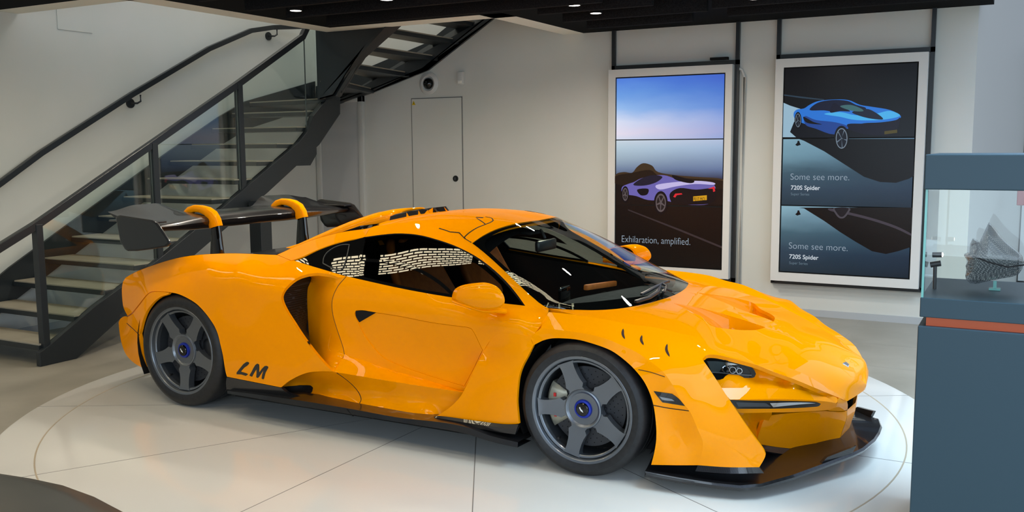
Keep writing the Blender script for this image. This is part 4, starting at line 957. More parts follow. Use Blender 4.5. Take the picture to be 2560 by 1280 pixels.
# air scoop behind the chin and chin panel
panel('bumper_scoop', [[(1838, 1029, .70), (1930, 1032, .60), (1925, 1045, .53)], [(1925, 1045, .53), (1912, 1070, .50), (1898, 1112, .52)], [(1898, 1112, .52), (1870, 1075, .62), (1838, 1029, .70)]], PT, CAR, ctrl=[(1890, 1060, .52)], gap=0, thick=.01, grid=8)
CH_T = [(1905, 1060, .54), (1911, 1046, .53), (1920, 1040, .515), (1960, 1034, .46), (2062, 1027, .30), (2074, 1028, .28), (2110, 1029, .19), (2118, 1025, .16)]
CH_R = [(2118, 1025, .16), (2117, 1045, .16), (2107, 1075, .165), (2096, 1105, .172), (2086, 1121, .18)]
CH_B = [(2086, 1121, .18), (2050, 1124, .235), (2000, 1123, .32), (1950, 1119, .42), (1893, 1110, .54)]
s_chin = panel('front_bumper', [CH_T, CH_R, CH_B, [(1893, 1110, .54), (1893, 1098, .548), (1905, 1060, .54)]], PT, CAR, ctrl=[(2000, 1075, .36)], gap=0.5, thick=.02, grid=9)
cr = curve3(CH_R)
loft('bumper_nose_face', cr, [p*np.array([1, 0, 1])+np.array([.015, 0, 0]) for p in cr], PT, CAR, n=16, mirror=True)
loft('bumper_base', curve3(CH_B), curve3([(2102, 1136, .17), (2060, 1141, .25), (2000, 1139, .36), (1950, 1134, .46), (1893, 1124, .57)]), M['carbon'], CAR, n=24, thick=.01)
loft('bumper_base', curve3([(1745, 1163, .90), (1820, 1168, .872), (1898, 1168, .84)]), curve3([(1738, 1178, .915), (1820, 1184, .885), (1910, 1183, .83)]), M['carbon'], CAR, n=14, thick=.02)
# ---- front splitter (plan outline, near half, mirrored on the centre line)
sp = [(.33, .955, .088), (.49, .945, .082), (.66, .915, .075), (.75, .89, .072), (.83, .835, .076), (.94, .675, .086), (1.04, .50, .10), (1.135, .335, .115), (1.175, .27, .128), (1.205, .12, .135), (1.21, 0, .137)]
MBs = MB(); V = []; F = []
outer = [np.array((x, -y, z)) for x, y, z in sp]
inner_ = [np.array((min(x, .33+.0*x)+.0, -y*0.35, z+.02)) if False else np.array((x*0.55+.05, -y*0.45, z+.012)) for x, y, z in sp]
mid = [o_*0.88+i_*0.12+np.array([0, 0, -.004]) for o_, i_ in zip(outer, inner_)]
th = .026
rows = [[p+np.array([0, 0, -th]) for p in inner_], [p+np.array([0, 0, -th]) for p in outer], [p+np.array([.008, -.003, -th*0.4]) for p in outer], outer, mid, inner_]
k = len(outer)
for r in rows: V += r
for j in range(len(rows)-1):
    for i in range(k-1): F.append((j*k+i, j*k+i+1, (j+1)*k+i+1, (j+1)*k+i))
F.append(tuple(j*k for j in range(len(rows))))
n = len(V); V2 = V+[v*np.array([1, -1, 1]) for v in V]; F2 = F+[tuple(i+n for i in f)[::-1] for f in F]
o = obj('front_splitter', V2, F2, M['carbon'], CAR, True, 35)
bm = bmesh.new(); bm.from_mesh(o.data); bmesh.ops.remove_doubles(bm, verts=bm.verts, dist=.0005); bmesh.ops.recalc_face_normals(bm, faces=bm.faces); bm.to_mesh(o.data); bm.free()
for sg in (1, -1):       # upturned vane behind each outer splitter corner
    MB().prism([(1.03, sg*.50, .10), (1.14, sg*.335, .115), (1.155, sg*.33, .152), (1.05, sg*.48, .125)], (-.012, -sg*.012, 0)).obj('splitter_vane', M['carbon'], CAR)
# nose badge
bd = s_bon.pt([(2106, 909), (2116, 898.5), (2129, 906), (2121, 918)])
b0 = [p+(CAM-p)/np.linalg.norm(CAM-p)*.004 for p in bd]
nb = np.cross(b0[1]-b0[0], b0[2]-b0[0]); nb /= np.linalg.norm(nb)
MB().prism(b0, -nb*np.sign(nb@(CAM-b0[0]))*.006).obj('nose_badge', M['chrome'], CAR, bevel=.0015); BADGE = bpy.data.objects['nose_badge']
b1 = [np.mean(b0, axis=0)+(p-np.mean(b0, axis=0))*.72+nb*np.sign(nb@(CAM-b0[0]))*.0006 for p in b0]
MB().prism(b1, -nb*np.sign(nb@(CAM-b0[0]))*.001).obj('badge_plate', M['rim'], BADGE)

# ---- door, front pillar blade, ledge and lower side
BELT = [(735, 651, .80), (790, 668, .818), (866, 690.5, .842), (903, 699, .848), (1000, 720.5, .855), (1080, 735.5, .852), (1140, 745, .845), (1200, 752.5, .825), (1250, 757.5, .80), (1313, 764.5, .752), (1345, 768.5, .72), (1372, 771, .70)]
BELT_D = BELT[2:]
REARSEAM = [(866, 690.5, .842), (846, 714, .862), (834, 738, .87), (830, 757, .872), (832, 785, .868), (840, 815, .862), (850, 845, .858), (858, 870, .858), (861, 886, .862)]
LEDGE_T = [(1158, 979, .83), (1120, 967, .828), (1050, 945, .826), (980, 925, .828), (920, 905, .84), (861, 886, .862)]
SH = [(1330, 842, .932), (1295, 836, .93), (1262, 833, .922), (1240, 836, .905), (1226, 850, .885), (1209, 877, .868)]    # where door skin becomes the blade
AFT_IN = [(1209, 877, .84), (1195, 905, .835), (1180, 935, .832), (1158, 979, .83)]
AFT_OUT = [(1209, 877, .868), (1195, 905, .895), (1180, 935, .905), (1163, 970, .912), (1154, 987, .916), (1140, 1004, .92), (1120, 1022, .925), (1093, 1039, .93)]
INSERT = [[(890, 776, .84), (905, 775.5, .84), (940, 781, .84), (1000, 790.5, .85), (1080, 806, .86), (1170, 818, .87)], [(1170, 818, .87), (1178, 821, .87), (1207, 875, .842)], [(1207, 875, .842), (1193, 904, .835), (1178, 934, .832), (1161, 966, .829)],
          [(1161, 966, .829), (1100, 948, .826), (1050, 932, .826), (1000, 914, .826), (960, 895, .826), (930, 865, .83), (905, 828, .836), (890, 795, .84), (886, 784, .84), (890, 776, .84)]]
door_segs = [BELT_D, [(1372, 771, .70), (1371, 779, .79), (1368, 787, .86), (1350, 815, .92), (1330, 842, .932)], SH, AFT_IN, LEDGE_T, list(reversed(REARSEAM))]
s_door = panel('door', door_segs, PT, CAR, ctrl=[(960, 750, .872), (1100, 770, .88), (1250, 790, .905), (1300, 790, .90), (1040, 850, .838), (1150, 860, .842), (1000, 790, .866), (1110, 812, .87)], holes=[INSERT], gap=0.0)
panel('door_insert', INSERT, PT, CAR, surf=s_door, gap=0.9, holes=[[[(884, 770, .8), (939, 781.5, .8)], [(939, 781.5, .8), (897, 806, .8)], [(897, 806, .8), (884, 770, .8)]]] if False else (), lift=-.006)
panel('door_vent', [[(889, 778, .84), (905, 776.5, .84), (939, 782, .84)], [(939, 782, .84), (898, 806, .84)], [(898, 806, .84), (889, 789, .84), (889, 778, .84)]], M['black'], CAR, surf=s_door, gap=0, thick=.01, lift=.001, grid=6)
ARCH_R2 = [(1334, 863, .93), (1319, 891, .938), (1306, 915, .942), (1298, 938, .945), (1294, 969, .948), (1292, 1005, .95), (1294, 1030, .95), (1297, 1059, .95)]
s_blade = panel('door_blade', [SH, AFT_OUT, [(1093, 1039, .93), (1150, 1047, .938), (1200, 1053, .944), (1259, 1060, .95), (1297, 1060, .95)], list(reversed(ARCH_R2)), [(1334, 863, .93), (1328, 850, .932), (1330, 842, .932)]], PT, CAR, ctrl=[(1240, 940, .935), (1220, 1000, .94)], gap=0.0)
loft('blade_return', curve3(AFT_OUT[:4]), curve3(AFT_IN[:3]+[(1161, 974, .83)]), PT, CAR, n=20)
LEDGE_B = [(1158, 981, .868), (1100, 972, .872), (1030, 961.5, .882), (950, 948.5, .90), (880, 937, .925), (834, 929.5, .94)]
panel('door_ledge', [list(reversed(LEDGE_T)), [(1158, 979, .83), (1160, 980, .85), (1158, 981, .868)], LEDGE_B, [(834, 929.5, .94), (845, 905, .905), (858, 895, .88), (861, 886, .862)]], PT, CAR, gap=0.0, grid=8)
SILLTOP = [(763, 1001, .925), (820, 1007, .922), (880, 1014, .92), (1000, 1031, .92), (1083, 1041.5, .922), (1093, 1039, .925)]
s_low = panel('lower_side', [list(reversed(LEDGE_B)), [(1158, 981, .868), (1152, 990, .862), (1140, 1005, .86), (1120, 1022, .87), (1093, 1039, .885)], [(1093, 1039, .885), (1083, 1041.5, .90), (1000, 1031, .905), (880, 1014, .91), (820, 1007, .91), (763, 1001, .91)],
      [(763, 1001, .91), (735, 992, .88), (715, 980, .86), (703, 969, .86)], [(703, 969, .86), (720, 955, .86), (745, 941, .87), (770, 932, .89), (800, 929, .92), (834, 929.5, .94)]], PT, CAR, ctrl=[(800, 965, .83), (860, 975, .855), (960, 985, .87), (1060, 1005, .868), (760, 965, .80)], gap=0.0, grid=8, thick=.012)
ribbon('side_seam', [(842, 932), (862, 946), (885, 966), (899, 985), (903, 1000), (899, 1008)], s_low, .004, M['gap'], CAR)
panel('side_duct', [[(705, 968, .86), (720, 966, .86), (776, 964, .86), (781, 969, .86), (779, 978, .86), (768, 989, .86), (753, 995, .86), (735, 989, .86), (718, 981, .86), (705, 968, .86)]], M['black'], CAR, surf=s_low, gap=0, thick=.004, lift=.012, grid=6)

# ---- rear quarter, intake, tail
INT_L = [(755, 690, .90), (740, 697, .915), (722, 712, .94), (710, 727, .958), (704, 742, .966), (706, 755, .967), (715, 775, .967), (735, 807, .967), (755, 838, .967), (775, 865, .965), (795, 890, .962), (818, 916, .955)]
INT_T = [(755, 690, .90), (775, 684.5, .885), (800, 683, .875), (830, 687.5, .862), (853, 695, .852), (866, 690.5, .842)]
SCOOP_T = [(834, 929.5, .94), (800, 929, .955), (770, 932, .962), (745, 941, .966), (720, 955, .966), (703, 969, .965)]
ROCK_T = [(703, 969, .965), (640, 956.5, .968), (567, 942, .967)]
ARCH_B = [(567, 942, .967), (563.6, 930, .968), (561, 916, .97), (556.6, 887, .972), (550, 859, .973), (545, 838, .973), (536, 816, .972), (514, 784, .97), (491, 760, .966), (467, 745, .962), (444, 735, .957), (424, 730.6, .952)]
TAILCUT = [(424, 730.6, .952), (400, 729, .944), (380, 729, .935), (370, 734, .928), (345, 764, .895), (330, 782, .86), (319, 790, .82)]
TAIL_E = [(319, 790, .82), (309, 770, .78), (305, 742, .755), (305, 715, .74), (308, 703, .73), (314, 694, .72)]
CRESTR = [(314, 694, .72), (328, 685.5, .72), (345, 677, .735), (380, 664, .76), (420, 651, .785), (460, 641.5, .795), (500, 636.5, .79), (540, 634, .775), (580, 633, .75), (620, 634, .735), (655, 635.5, .725), (693, 637, .725)]
BUTTJ = [(693, 637, .725), (712, 645, .765), (729, 651.5, .798), (735, 651, .80)]
qsegs = [INT_L, [(818, 916, .955), (827, 924, .948), (834, 929.5, .94)], SCOOP_T, ROCK_T, ARCH_B, TAILCUT, TAIL_E, CRESTR, BUTTJ, BELT[:3], list(reversed(INT_T))]
s_q = panel('rear_quarter', qsegs, PT, CAR, ctrl=[(600, 680, .925), (600, 740, .96), (620, 830, .976), (660, 760, .968), (680, 690, .915), (480, 690, .915), (430, 690, .90), (380, 690, .85), (400, 712, .915), (600, 655, .85), (690, 665, .84), (790, 677, .85), (520, 655, .87), (340, 740, .86), (700, 900, .968), (640, 920, .972)], lam=4e-6, gap=0.5)
ribbon('quarter_crease', [(72+640-100, 650), (660, 652), (700, 660), (745, 672), (790, 682)], s_q, .004, M['gap'], CAR) if False else None
# tail flap behind the rear wheel and bumper corner
FLAP = [[(424, 731, .955), (400, 729, .95), (380, 730, .945), (370, 736, .94), (345, 767, .91), (330, 785, .875), (318, 792, .83)], [(318, 792, .83), (312, 790, .80), (300, 797, .76), (296, 806, .74)], [(296, 806, .74), (299, 835, .75), (304, 860, .765), (315, 887, .79), (335, 908, .83), (362, 923, .87), (372, 929, .885)],
        [(372, 929, .885), (365, 905, .90), (358, 880, .915), (352, 850, .925), (349, 835, .93)], [(349, 835, .93), (358, 800, .945), (367, 778, .95), (382, 758, .955), (402, 742, .957), (420, 736, .957), (424, 731, .955)]]
s_flap = panel('rear_bumper_corner', FLAP, PT, CAR, ctrl=[(335, 830, .885)], gap=0.5)
ribbon('bumper_seam', [(317, 808), (335, 824), (349, 838)], s_flap, .004, M['gap'], CAR)
panel('arch_trim', [[(350, 840, .88), (362, 832, .89)], [(362, 832, .89), (362, 860, .89), (366, 890, .88), (372, 925, .87)], [(372, 925, .87), (360, 890, .87), (352, 855, .88), (350, 840, .88)]], M['black'], CAR, gap=0, thick=.01, grid=8)
panel('tail_wing', [[(300, 786, .70), (318, 774, .70)], [(318, 774, .70), (318, 789, .70)], [(318, 789, .70), (300, 792, .70), (300, 786, .70)]], M['carbon'], CAR, gap=0, thick=.02, grid=6, mirror=True)
# rear closing surfaces (mostly hidden): tail face, deck between the fenders, underside
te = curve3(TAIL_E); loft('tail_panel', te, [np.array((-3.52, 0, p[2])) for p in te], PT, CAR, n=10, rows=1)
cr_ = curve3(CRESTR)
loft('rear_deck', cr_, [np.array((p[0], p[1]*0.82, p[2]-.05)) for p in cr_], PT, CAR, n=40, mid=[[np.array((p[0], p[1]*0.93, p[2]-.008)) for p in cr_]])
loft('engine_cover', [np.array((p[0], p[1]*0.82, p[2]-.05)) for p in cr_], [np.array((p[0], 0, max(.66, p[2]-.03))) for p in cr_], M['carbon'], CAR, n=20)
loft('rear_diffuser', [(-3.40, -.55, .42), (-3.40, 0, .42)], [(-3.28, -.55, .16), (-3.28, 0, .16)], M['black'], CAR, n=6, thick=.02)
# intake duct and mesh
MESH_R = [(778, 694, .70), (776, 705, .71), (770, 718, .715), (768, 735, .72), (768, 760, .72), (770, 800, .725), (772, 835, .735), (776, 866, .745)]
s_duct = panel('intake_duct', [REARSEAM, [(861, 886, .862), (855, 897, .885), (845, 908, .915), (834, 929.5, .938)], [(834, 929.5, .938), (826, 923, .93), (818, 915, .92)], [(818, 915, .92), (805, 902, .86), (790, 885, .80), (776, 866, .745)], list(reversed(MESH_R)), [(778, 694, .70), (773, 690, .74), (755, 690, .86)], [(755, 690, .86), (775, 684.5, .866), (800, 683, .862), (830, 687.5, .856), (853, 695, .85), (866, 690.5, .842)]],
      PT, CAR, ctrl=[(800, 720, .775), (800, 780, .78), (800, 840, .785), (835, 700, .84), (820, 880, .84)], gap=0.2, grid=8, thick=.012)
im = mat('intake_mesh', (0.006, 0.006, 0.006), 0.5)
def hex_bump(m, sc):
    nt = m.node_tree; b = nt.nodes['Principled BSDF']; tc = nt.nodes.new('ShaderNodeTexCoord'); mp = nt.nodes.new('ShaderNodeMapping'); br = nt.nodes.new('ShaderNodeTexBrick')
    mp.inputs['Rotation'].default_value = (math.radians(90), 0, 0)
    br.inputs['Scale'].default_value = sc; br.inputs['Color1'].default_value = (.001, .001, .001, 1); br.inputs['Color2'].default_value = (.001, .001, .001, 1); br.inputs['Mortar'].default_value = (.028, .028, .03, 1)
    br.inputs['Mortar Size'].default_value = .03; br.inputs['Brick Width'].default_value = .6; br.inputs['Row Height'].default_value = .4
    nt.links.new(tc.outputs['Object'], mp.inputs[0]); nt.links.new(mp.outputs[0], br.inputs[0]); nt.links.new(br.outputs[0], b.inputs['Base Color'])
hex_bump(im, 32)
IL2 = [(p[0]+2, p[1], p[2]-.05) for p in INT_L[1:-2]]
panel('intake_grille', [[(778, 694, .70), (760, 691, .78), (742, 699, .84)], [(742, 699, .84)]+IL2[1:]+[(777, 868, .80)], [(777, 868, .80), (776, 866, .745)], list(reversed(MESH_R))], im, CAR, gap=0, grid=8, thick=.006)
ribbon('intake_frame', [(766, 735), (766, 760), (768, 800), (770, 835), (775, 864)], s_duct, .012, M['satin_black'], CAR, lift=.006)
loft('quarter_return', curve3(INT_L), [p+np.array([-.06, .05, 0]) for p in curve3(INT_L)], PT, CAR, n=40)
ribbon('door_seam', [(866, 691), (846, 714), (834, 738), (830, 757), (832, 785), (840, 815), (850, 845), (858, 870), (861, 886)], s_door, .0035, M['gap'], CAR, lift=.0006)
ribbon('door_seam', [(1372, 779), (1362, 797), (1350, 815), (1328, 843)], s_blade, .006, M['gap'], CAR, lift=.003) if False else None

# ---- carbon sill and side blade
panel('rear_sill', [[(567, 942.5, .966), (640, 957, .966), (703, 969.5, .963)], [(703, 969.5, .963), (718, 983, .955), (740, 992, .948), (763, 1001, .94)], [(763, 1001, .94), (700, 992, .95), (640, 983, .955), (566, 973, .96)], [(566, 973, .96), (565, 955, .966), (567, 942.5, .966)]], M['carbon'], CAR, gap=0, grid=9)
SB_T = [(568, 977, .985), (640, 986, .99), (700, 994.5, .995), (760, 1003, 1.0), (870, 1021, 1.0), (1000, 1044.5, 1.0), (1080, 1053, 1.0), (1130, 1060, 1.0), (1170, 1069, 1.0), (1220, 1087.5, 1.0), (1260, 1098, 1.0), (1295, 1106, 1.0)]
SB_B = [(570, 986, .985), (640, 998, .99), (700, 1009, .995), (760, 1019, 1.0), (870, 1037, 1.0), (1000, 1058, 1.0), (1080, 1071, 1.0), (1130, 1079, 1.0), (1170, 1088, 1.0), (1220, 1104, 1.0), (1260, 1114, 1.0), (1295, 1121, 1.0)]
t_, b_ = curve3(SB_T), curve3(SB_B)
tin = [np.array((p[0], -.86, p[2]+.004)) for p in t_]
loft('side_skirt', tin, [np.array((p[0], -.86, p[2])) for p in b_], M['carbon'], CAR, n=60, mid=[t_, [p+np.array([0, -.004, .006]) for p in b_]])
ribbon('skirt_seam', [(868, 1022), (874, 1030), (884, 1040)], fit([SB_T, list(reversed(SB_B))], lam=1e-6), .004, M['black'], CAR, lift=.004)
loft('sill_vane', curve3([(1085, 1042, .94), (1094, 1040, .945), (1200, 1053.5, .96), (1259, 1060.5, .965), (1296, 1061, .965)]), curve3([(1085, 1047, .945), (1100, 1053, .95), (1200, 1072, .97), (1250, 1081, .975), (1288, 1086, .975)]), M['carbon'], CAR, n=24, mid=[curve3([(1085, 1044, .945), (1097, 1046, .955), (1200, 1062, .975), (1255, 1070, .98), (1292, 1072, .98)])], thick=.02)
# =================================================================== greenhouse
RAIL_LO = [(912, 592.5, .665), (960, 586, .645), (1000, 583.5, .635), (1045, 587, .635), (1090, 598, .645), (1140, 615.5, .662), (1190, 641, .685), (1230, 670, .705), (1265, 703, .725), (1292, 735, .742), (1313, 764.5, .752)]
RAIL_UP = [(933, 566.5, .56), (1000, 557.5, .53), (1050, 561, .52), (1098, 572, .518), (1130, 582, .525), (1160, 596, .535), (1180, 608, .545), (1212, 633, .575), (1250, 667, .61), (1290, 705, .645), (1330, 742, .675), (1358, 764, .69), (1372, 771, .70)]
s_rail = panel('roof_rail', [RAIL_LO, [(1313, 764.5, .752), (1345, 768.5, .72), (1372, 771, .70)], list(reversed(RAIL_UP)), [(933, 566.5, .56), (922, 575, .60), (912, 592.5, .665)]], PT, CAR, gap=0.0, thick=.035, grid=8, inner=M['black'], rim=M['black'])
BUT_UP = [(693, 636.5, .725), (712, 628, .69), (734, 617.5, .66), (774, 602, .625), (812, 590.5, .60), (856, 580, .58), (921, 570.5, .562), (933, 566.5, .56)]
s_but = panel('rear_buttress', [BUT_UP, [(933, 566.5, .56), (922, 575, .60), (912, 592.5, .665)], [(912, 592.5, .665), (843, 607.5, .70), (796, 624, .735), (749, 645, .785), (729, 651.5, .798)], [(729, 651.5, .798), (712, 645, .765), (693, 636.5, .725)]], PT, CAR, gap=0.5, thick=.02, grid=8)
bu = curve3(BUT_UP)
loft('buttress_inner', bu, [np.array((p[0], p[1]*0.80, p[2]-.12)) for p in bu], PT, CAR, n=30)
ROOF_R = [(933, 566.5, .56), ('p', -1.57, -.40, 1.118), ('p', -1.64, -.20, 1.123), ('p', -1.66, 0, 1.124)]
ROOF_C = [('p', -1.66, 0, 1.124), ('p', -1.5, 0, 1.156), ('p', -1.32, 0, 1.180), ('p', -1.15, 0, 1.188), ('p', -.9, 0, 1.175), ('p', -.70, 0, 1.141)]
WS_T = [('p', -.70, 0, 1.141), (1322, 553.5, .13), (1295, 557.5, .24), (1262, 565.5, .345), (1230, 577, .43), (1203, 591.5, .50), (1180, 608, .545)]
ROOF_SIDE = RAIL_UP[:7]
s_roof = Coons(curve3(ROOF_SIDE), curve3(ROOF_C), curve3(ROOF_R), curve3(list(reversed(WS_T))), 40, 24)
s_roof.mesh('roof', PT, CAR, .03, M['black'])
for cv in ([(1158, 596), (1172, 583), (1192, 570), (1214, 561)], [(1214, 561), (1226, 556), (1233, 551), (1230, 546), (1214, 542)], [(1098, 571), (1122, 579), (1158, 596), (1179, 608)],
           [(1214, 561), (1202, 552), (1192, 546)]):
    ribbon('roof_seam', cv, s_roof, .006, M['black'], CAR, mirror=True)
ribbon('roof_slot', [(1190, 543.5), (1208, 544.5)], s_roof, .014, M['black'], CAR)
# windscreen: clear pane to the centre line, black printed border, seen-through cabin
AP = [(1180, 608, .545), (1212, 633, .575), (1250, 667, .61), (1290, 705, .645), (1330, 742, .675), (1358, 764, .69), (1372, 771, .685)]
WS_C = [('p', .137, 0, .757), ('p', -.15, 0, .903), ('p', -.42, 0, 1.033), ('p', -.70, 0, 1.141)]
s_ws = Coons(curve3(AP), list(reversed(curve3(WS_C))), curve3(list(reversed(WS_T))), curve3(COWL), 44, 26)
WSO = s_ws.mesh('windscreen', M['windscreen'], CAR)
FR_IN = [(1345, 553, .05), (1300, 562, .2), (1262, 572, .33), (1235, 584, .4), (1217, 597, .46), (1212, 606, .49), (1216, 618, .50), (1236, 639, .53), (1262, 663, .56), (1300, 698, .60), (1330, 727, .64), (1352, 747, .66), (1378, 756, .65), (1420, 757, .62), (1480, 753, .57), (1560, 744, .42), (1620, 737, .2), (1664, 729, .0)]
fin = [s_ws.pt([(p[0], p[1])])[0] for p in dense([(p[0], p[1], .4) for p in FR_IN], 6)]
fin[0] = fin[0]*np.array([1, 0, 1]); fin[-1] = fin[-1]*np.array([1, 0, 1])
fout = curve3([('p', -.70, 0, 1.141)]+WS_T[1:]) + curve3(AP)[1:] + curve3(COWL)[1:]
sh = np.array([-.003, 0, -.004])
# pair the inner edge with the outer edge by the arc that each covers
def bylen(c, ts):
    d = [0]
    for i in range(1, len(c)): d.append(d[-1]+np.linalg.norm(c[i]-c[i-1]))
    out = []
    for t in ts:
        t = t*d[-1]; i = max(j for j in range(len(d)) if d[j] <= t+1e-9); i = min(i, len(c)-2); out.append(c[i]+(c[i+1]-c[i])*((t-d[i])/max(1e-9, d[i+1]-d[i])))
    return out
ts = np.linspace(0, 1, 81)
o_ = bylen(fout, ts); i_ = bylen(fin, ts)
loft('windscreen_border', [p+sh for p in o_], [p+sh for p in i_], M['gloss_black'], WSO, n=80, thick=.003)
# wipers
wp = lambda x, y: s_ws.pt([(x, y)])[0]+np.array([.01, 0, .018])
b = MB(); b.bar([wp(1582, 768), wp(1618, 752), wp(1640, 738), wp(1645, 722)], .022, .016); b.bar([wp(1600, 744), wp(1632, 727), wp(1642, 722)], .02, .014)
b.bar([wp(1642, 724), wp(1660, 730), wp(1676, 736)], .016, .012)
b.obj('wiper', M['satin_black'], CAR, bevel=.004)
b = MB(); b.bar([wp(1603, 744)+np.array([0, 0, .004]), wp(1655, 715), wp(1668, 711)], .014, .012); b.bar([wp(1655, 738), wp(1662, 722), wp(1650, 716)], .02, .012); b.obj('wiper', M['satin_black'], CAR, bevel=.003)
# side glass
WIN_B = [(729, 651.5, .79), (790, 668, .808), (866, 690.5, .832), (903, 699, .838), (1000, 720.5, .845), (1080, 735.5, .842), (1140, 745, .835), (1200, 752.5, .815), (1250, 757.5, .79), (1313, 764.5, .745)]
WIN_T = [(1313, 764.5, .745), (1292, 735, .735), (1265, 703, .718), (1230, 670, .698), (1190, 641, .678), (1140, 615.5, .655), (1090, 598, .638), (1045, 587, .628), (1000, 583.5, .628), (960, 586, .638), (912, 592.5, .658), (843, 607.5, .693), (796, 624, .728), (749, 645, .775), (729, 651.5, .79)]
s_win = fit([WIN_B, WIN_T], lam=2e-6)
DW_B = [(906, 699.5, .83), (1000, 720.5, .84), (1080, 735.5, .84), (1140, 745, .83), (1200, 752.5, .82), (1250, 757.5, .8), (1311, 764, .75)]
DW_T = [(1311, 764, .75), (1292, 735, .73), (1265, 703, .72), (1230, 670, .7), (1190, 641, .68), (1140, 615.5, .66), (1090, 598, .64), (1045, 587, .63), (1000, 583.5, .63), (960, 586, .64), (914, 592.5, .66)]
panel('door_window', [DW_B, DW_T, [(914, 592.5, .66), (906, 640, .75), (906, 699.5, .83)]], M['side_glass'], CAR, surf=s_win, gap=0, thick=0, grid=9)
DWO = LAST[0]
panel('quarter_window', [[(729, 651.5, .79), (790, 668, .81), (866, 690.5, .83), (903, 699, .838)], [(903, 699, .838), (903, 640, .75), (911, 592.5, .658)], [(911, 592.5, .658), (843, 607.5, .693), (796, 624, .728), (749, 645, .775), (729, 651.5, .79)]], M['gloss_black'], CAR, surf=s_win, gap=0, thick=.01, grid=9)
QWO = LAST[0]
ribbon('window_frame', [(808, 659), (810, 645), (818, 632), (835, 620), (856, 612.5), (874, 612)], s_win, .006, M['rim_dark'], QWO, lift=.004)
ribbon('window_frame', [(874, 612), (868, 640), (858, 670), (852, 676), (830, 670), (808, 659)], s_win, .006, M['rim_dark'], QWO, lift=.004)
# opening lower pane: frame bars
for cv, w in (([(904, 699), (906, 670), (911, 651)], .028), ([(911, 651), (960, 654), (1010, 663), (1055, 680), (1095, 704), (1125, 730), (1138, 744)], .018), ([(906, 697), (960, 710), (1040, 727), (1100, 737), (1140, 743.5)], .022), ([(905, 690), (903, 650), (912, 594)], .014)):
    ribbon('window_bar', cv, s_win, w, M['gloss_black'], DWO, lift=.005)
panel('window_top_band', [[(914, 592.5, .66), (960, 586, .64), (1000, 583.5, .63), (1045, 587, .63), (1090, 598, .64), (1140, 615.5, .66), (1190, 641, .68), (1230, 670, .7), (1265, 703, .72), (1292, 735, .73), (1311, 764, .75)], [(1311, 764, .75), (1262, 758.5, .8), (1248, 757, .8)], [(1248, 757, .8), (1258, 735, .77), (1252, 712, .74), (1225, 676, .71), (1184, 648, .69), (1136, 625, .67), (1088, 609, .65), (1045, 599, .64), (1000, 596, .64), (960, 599, .65), (914, 606, .67)], [(914, 606, .67), (914, 592.5, .66)]], M['gloss_black'], DWO, surf=s_win, gap=0, thick=.003, lift=-.003, grid=8)

# =================================================================== cabin
bx = lambda n_, x0, x1, y0, y1, z0, z1, m, bv=.02, par_=None: MB().box(x0, x1, y0, y1, z0, z1).obj(n_, m, par_ or CAR, bevel=bv)
bx('cabin_tub', -1.75, .30, -.70, .70, .10, .36, M['black'])
bx('engine_bay', -3.30, -1.80, -.55, .55, .14, .72, M['black'])
bx('front_bulkhead', -.30, .62, -.50, .50, .10, .58, M['black'])
bx('front_core', .40, .78, -.40, .40, .10, .34, M['black'])
bx('under_tray', -2.30, -.36, -.88, .88, .095, .125, M['black'], .005)
V, F = [], []
dash = [(-.55, .60), (-.50, .67), (-.30, .715), (.0, .725), (.12, .735)]
for y in np.linspace(-.68, .68, 13):
    for (x, z) in dash: V.append((x-.10*abs(y)**2*(1 if x > -.2 else 0)*2.2, y, z+.012*math.cos(y*4)-.02*abs(y)))
for i in range(12):
    for k in range(4): F.append((i*5+k, i*5+k+1, (i+1)*5+k+1, (i+1)*5+k))
obj('dashboard', V, F, M['suede'], CAR)
MB().box(-.57, -.52, -.66, .66, .40, .64).obj('dash_face', M['black'], CAR, bevel=.02)
w3 = lambda x, y: s_ws.pt([(x, y)])[0]
MB().bar([(-.47, .16, .735), (-.47, .62, .70)], .03, .035).obj('dash_trim', M['seat'], CAR, bevel=.008)
MB().box(-.545, -.52, -.07, .06, .66, .76).obj('centre_screen', M['gloss_black'], CAR, bevel=.006)
# inner door cards and rear wall: charcoal
bl = curve3(BELT[2:])
loft('door_card', [np.array((p[0], p[1]+.045, p[2]-.022)) for p in bl], [np.array((p[0], -.70, .34)) for p in bl], M['satin_black'], CAR, n=24, thick=.01)
rl = curve3(RAIL_LO); ru = curve3(RAIL_UP)
def head(sg):
    V = []; F = []; xs = np.linspace(-1.62, -.78, 15); ys = np.linspace(-.56, .56, 13)
    for x in xs:
        for y in ys: V.append((x, y, 1.110-.10*((x+1.2)/.5)**2*0.55-.13*(y/.56)**2))
    for i in range(14):
        for k in range(12): F.append((i*13+k, i*13+k+1, (i+1)*13+k+1, (i+1)*13+k))
    return V, F
V, F = head(1); obj('headliner', V, F, M['black'], CAR)
loft('rear_bulkhead', [(-1.62, -.74, .35), (-1.62, .74, .35)], [(-1.50, -.56, 1.08), (-1.50, .56, 1.08)], M['black'], CAR, mirror=False, n=6, thick=.02)
MB().box(-.81, -.72, -.06, .10, 1.055, 1.075).obj('overhead_console', M['black'], CAR, bevel=.008)
MB().bar([(-.70, .02, 1.09), (-.66, .01, 1.03)], .02, .02).box(-.67, -.635, -.115, .115, .965, 1.03).obj('interior_mirror', M['satin_black'], CAR, bevel=.012)
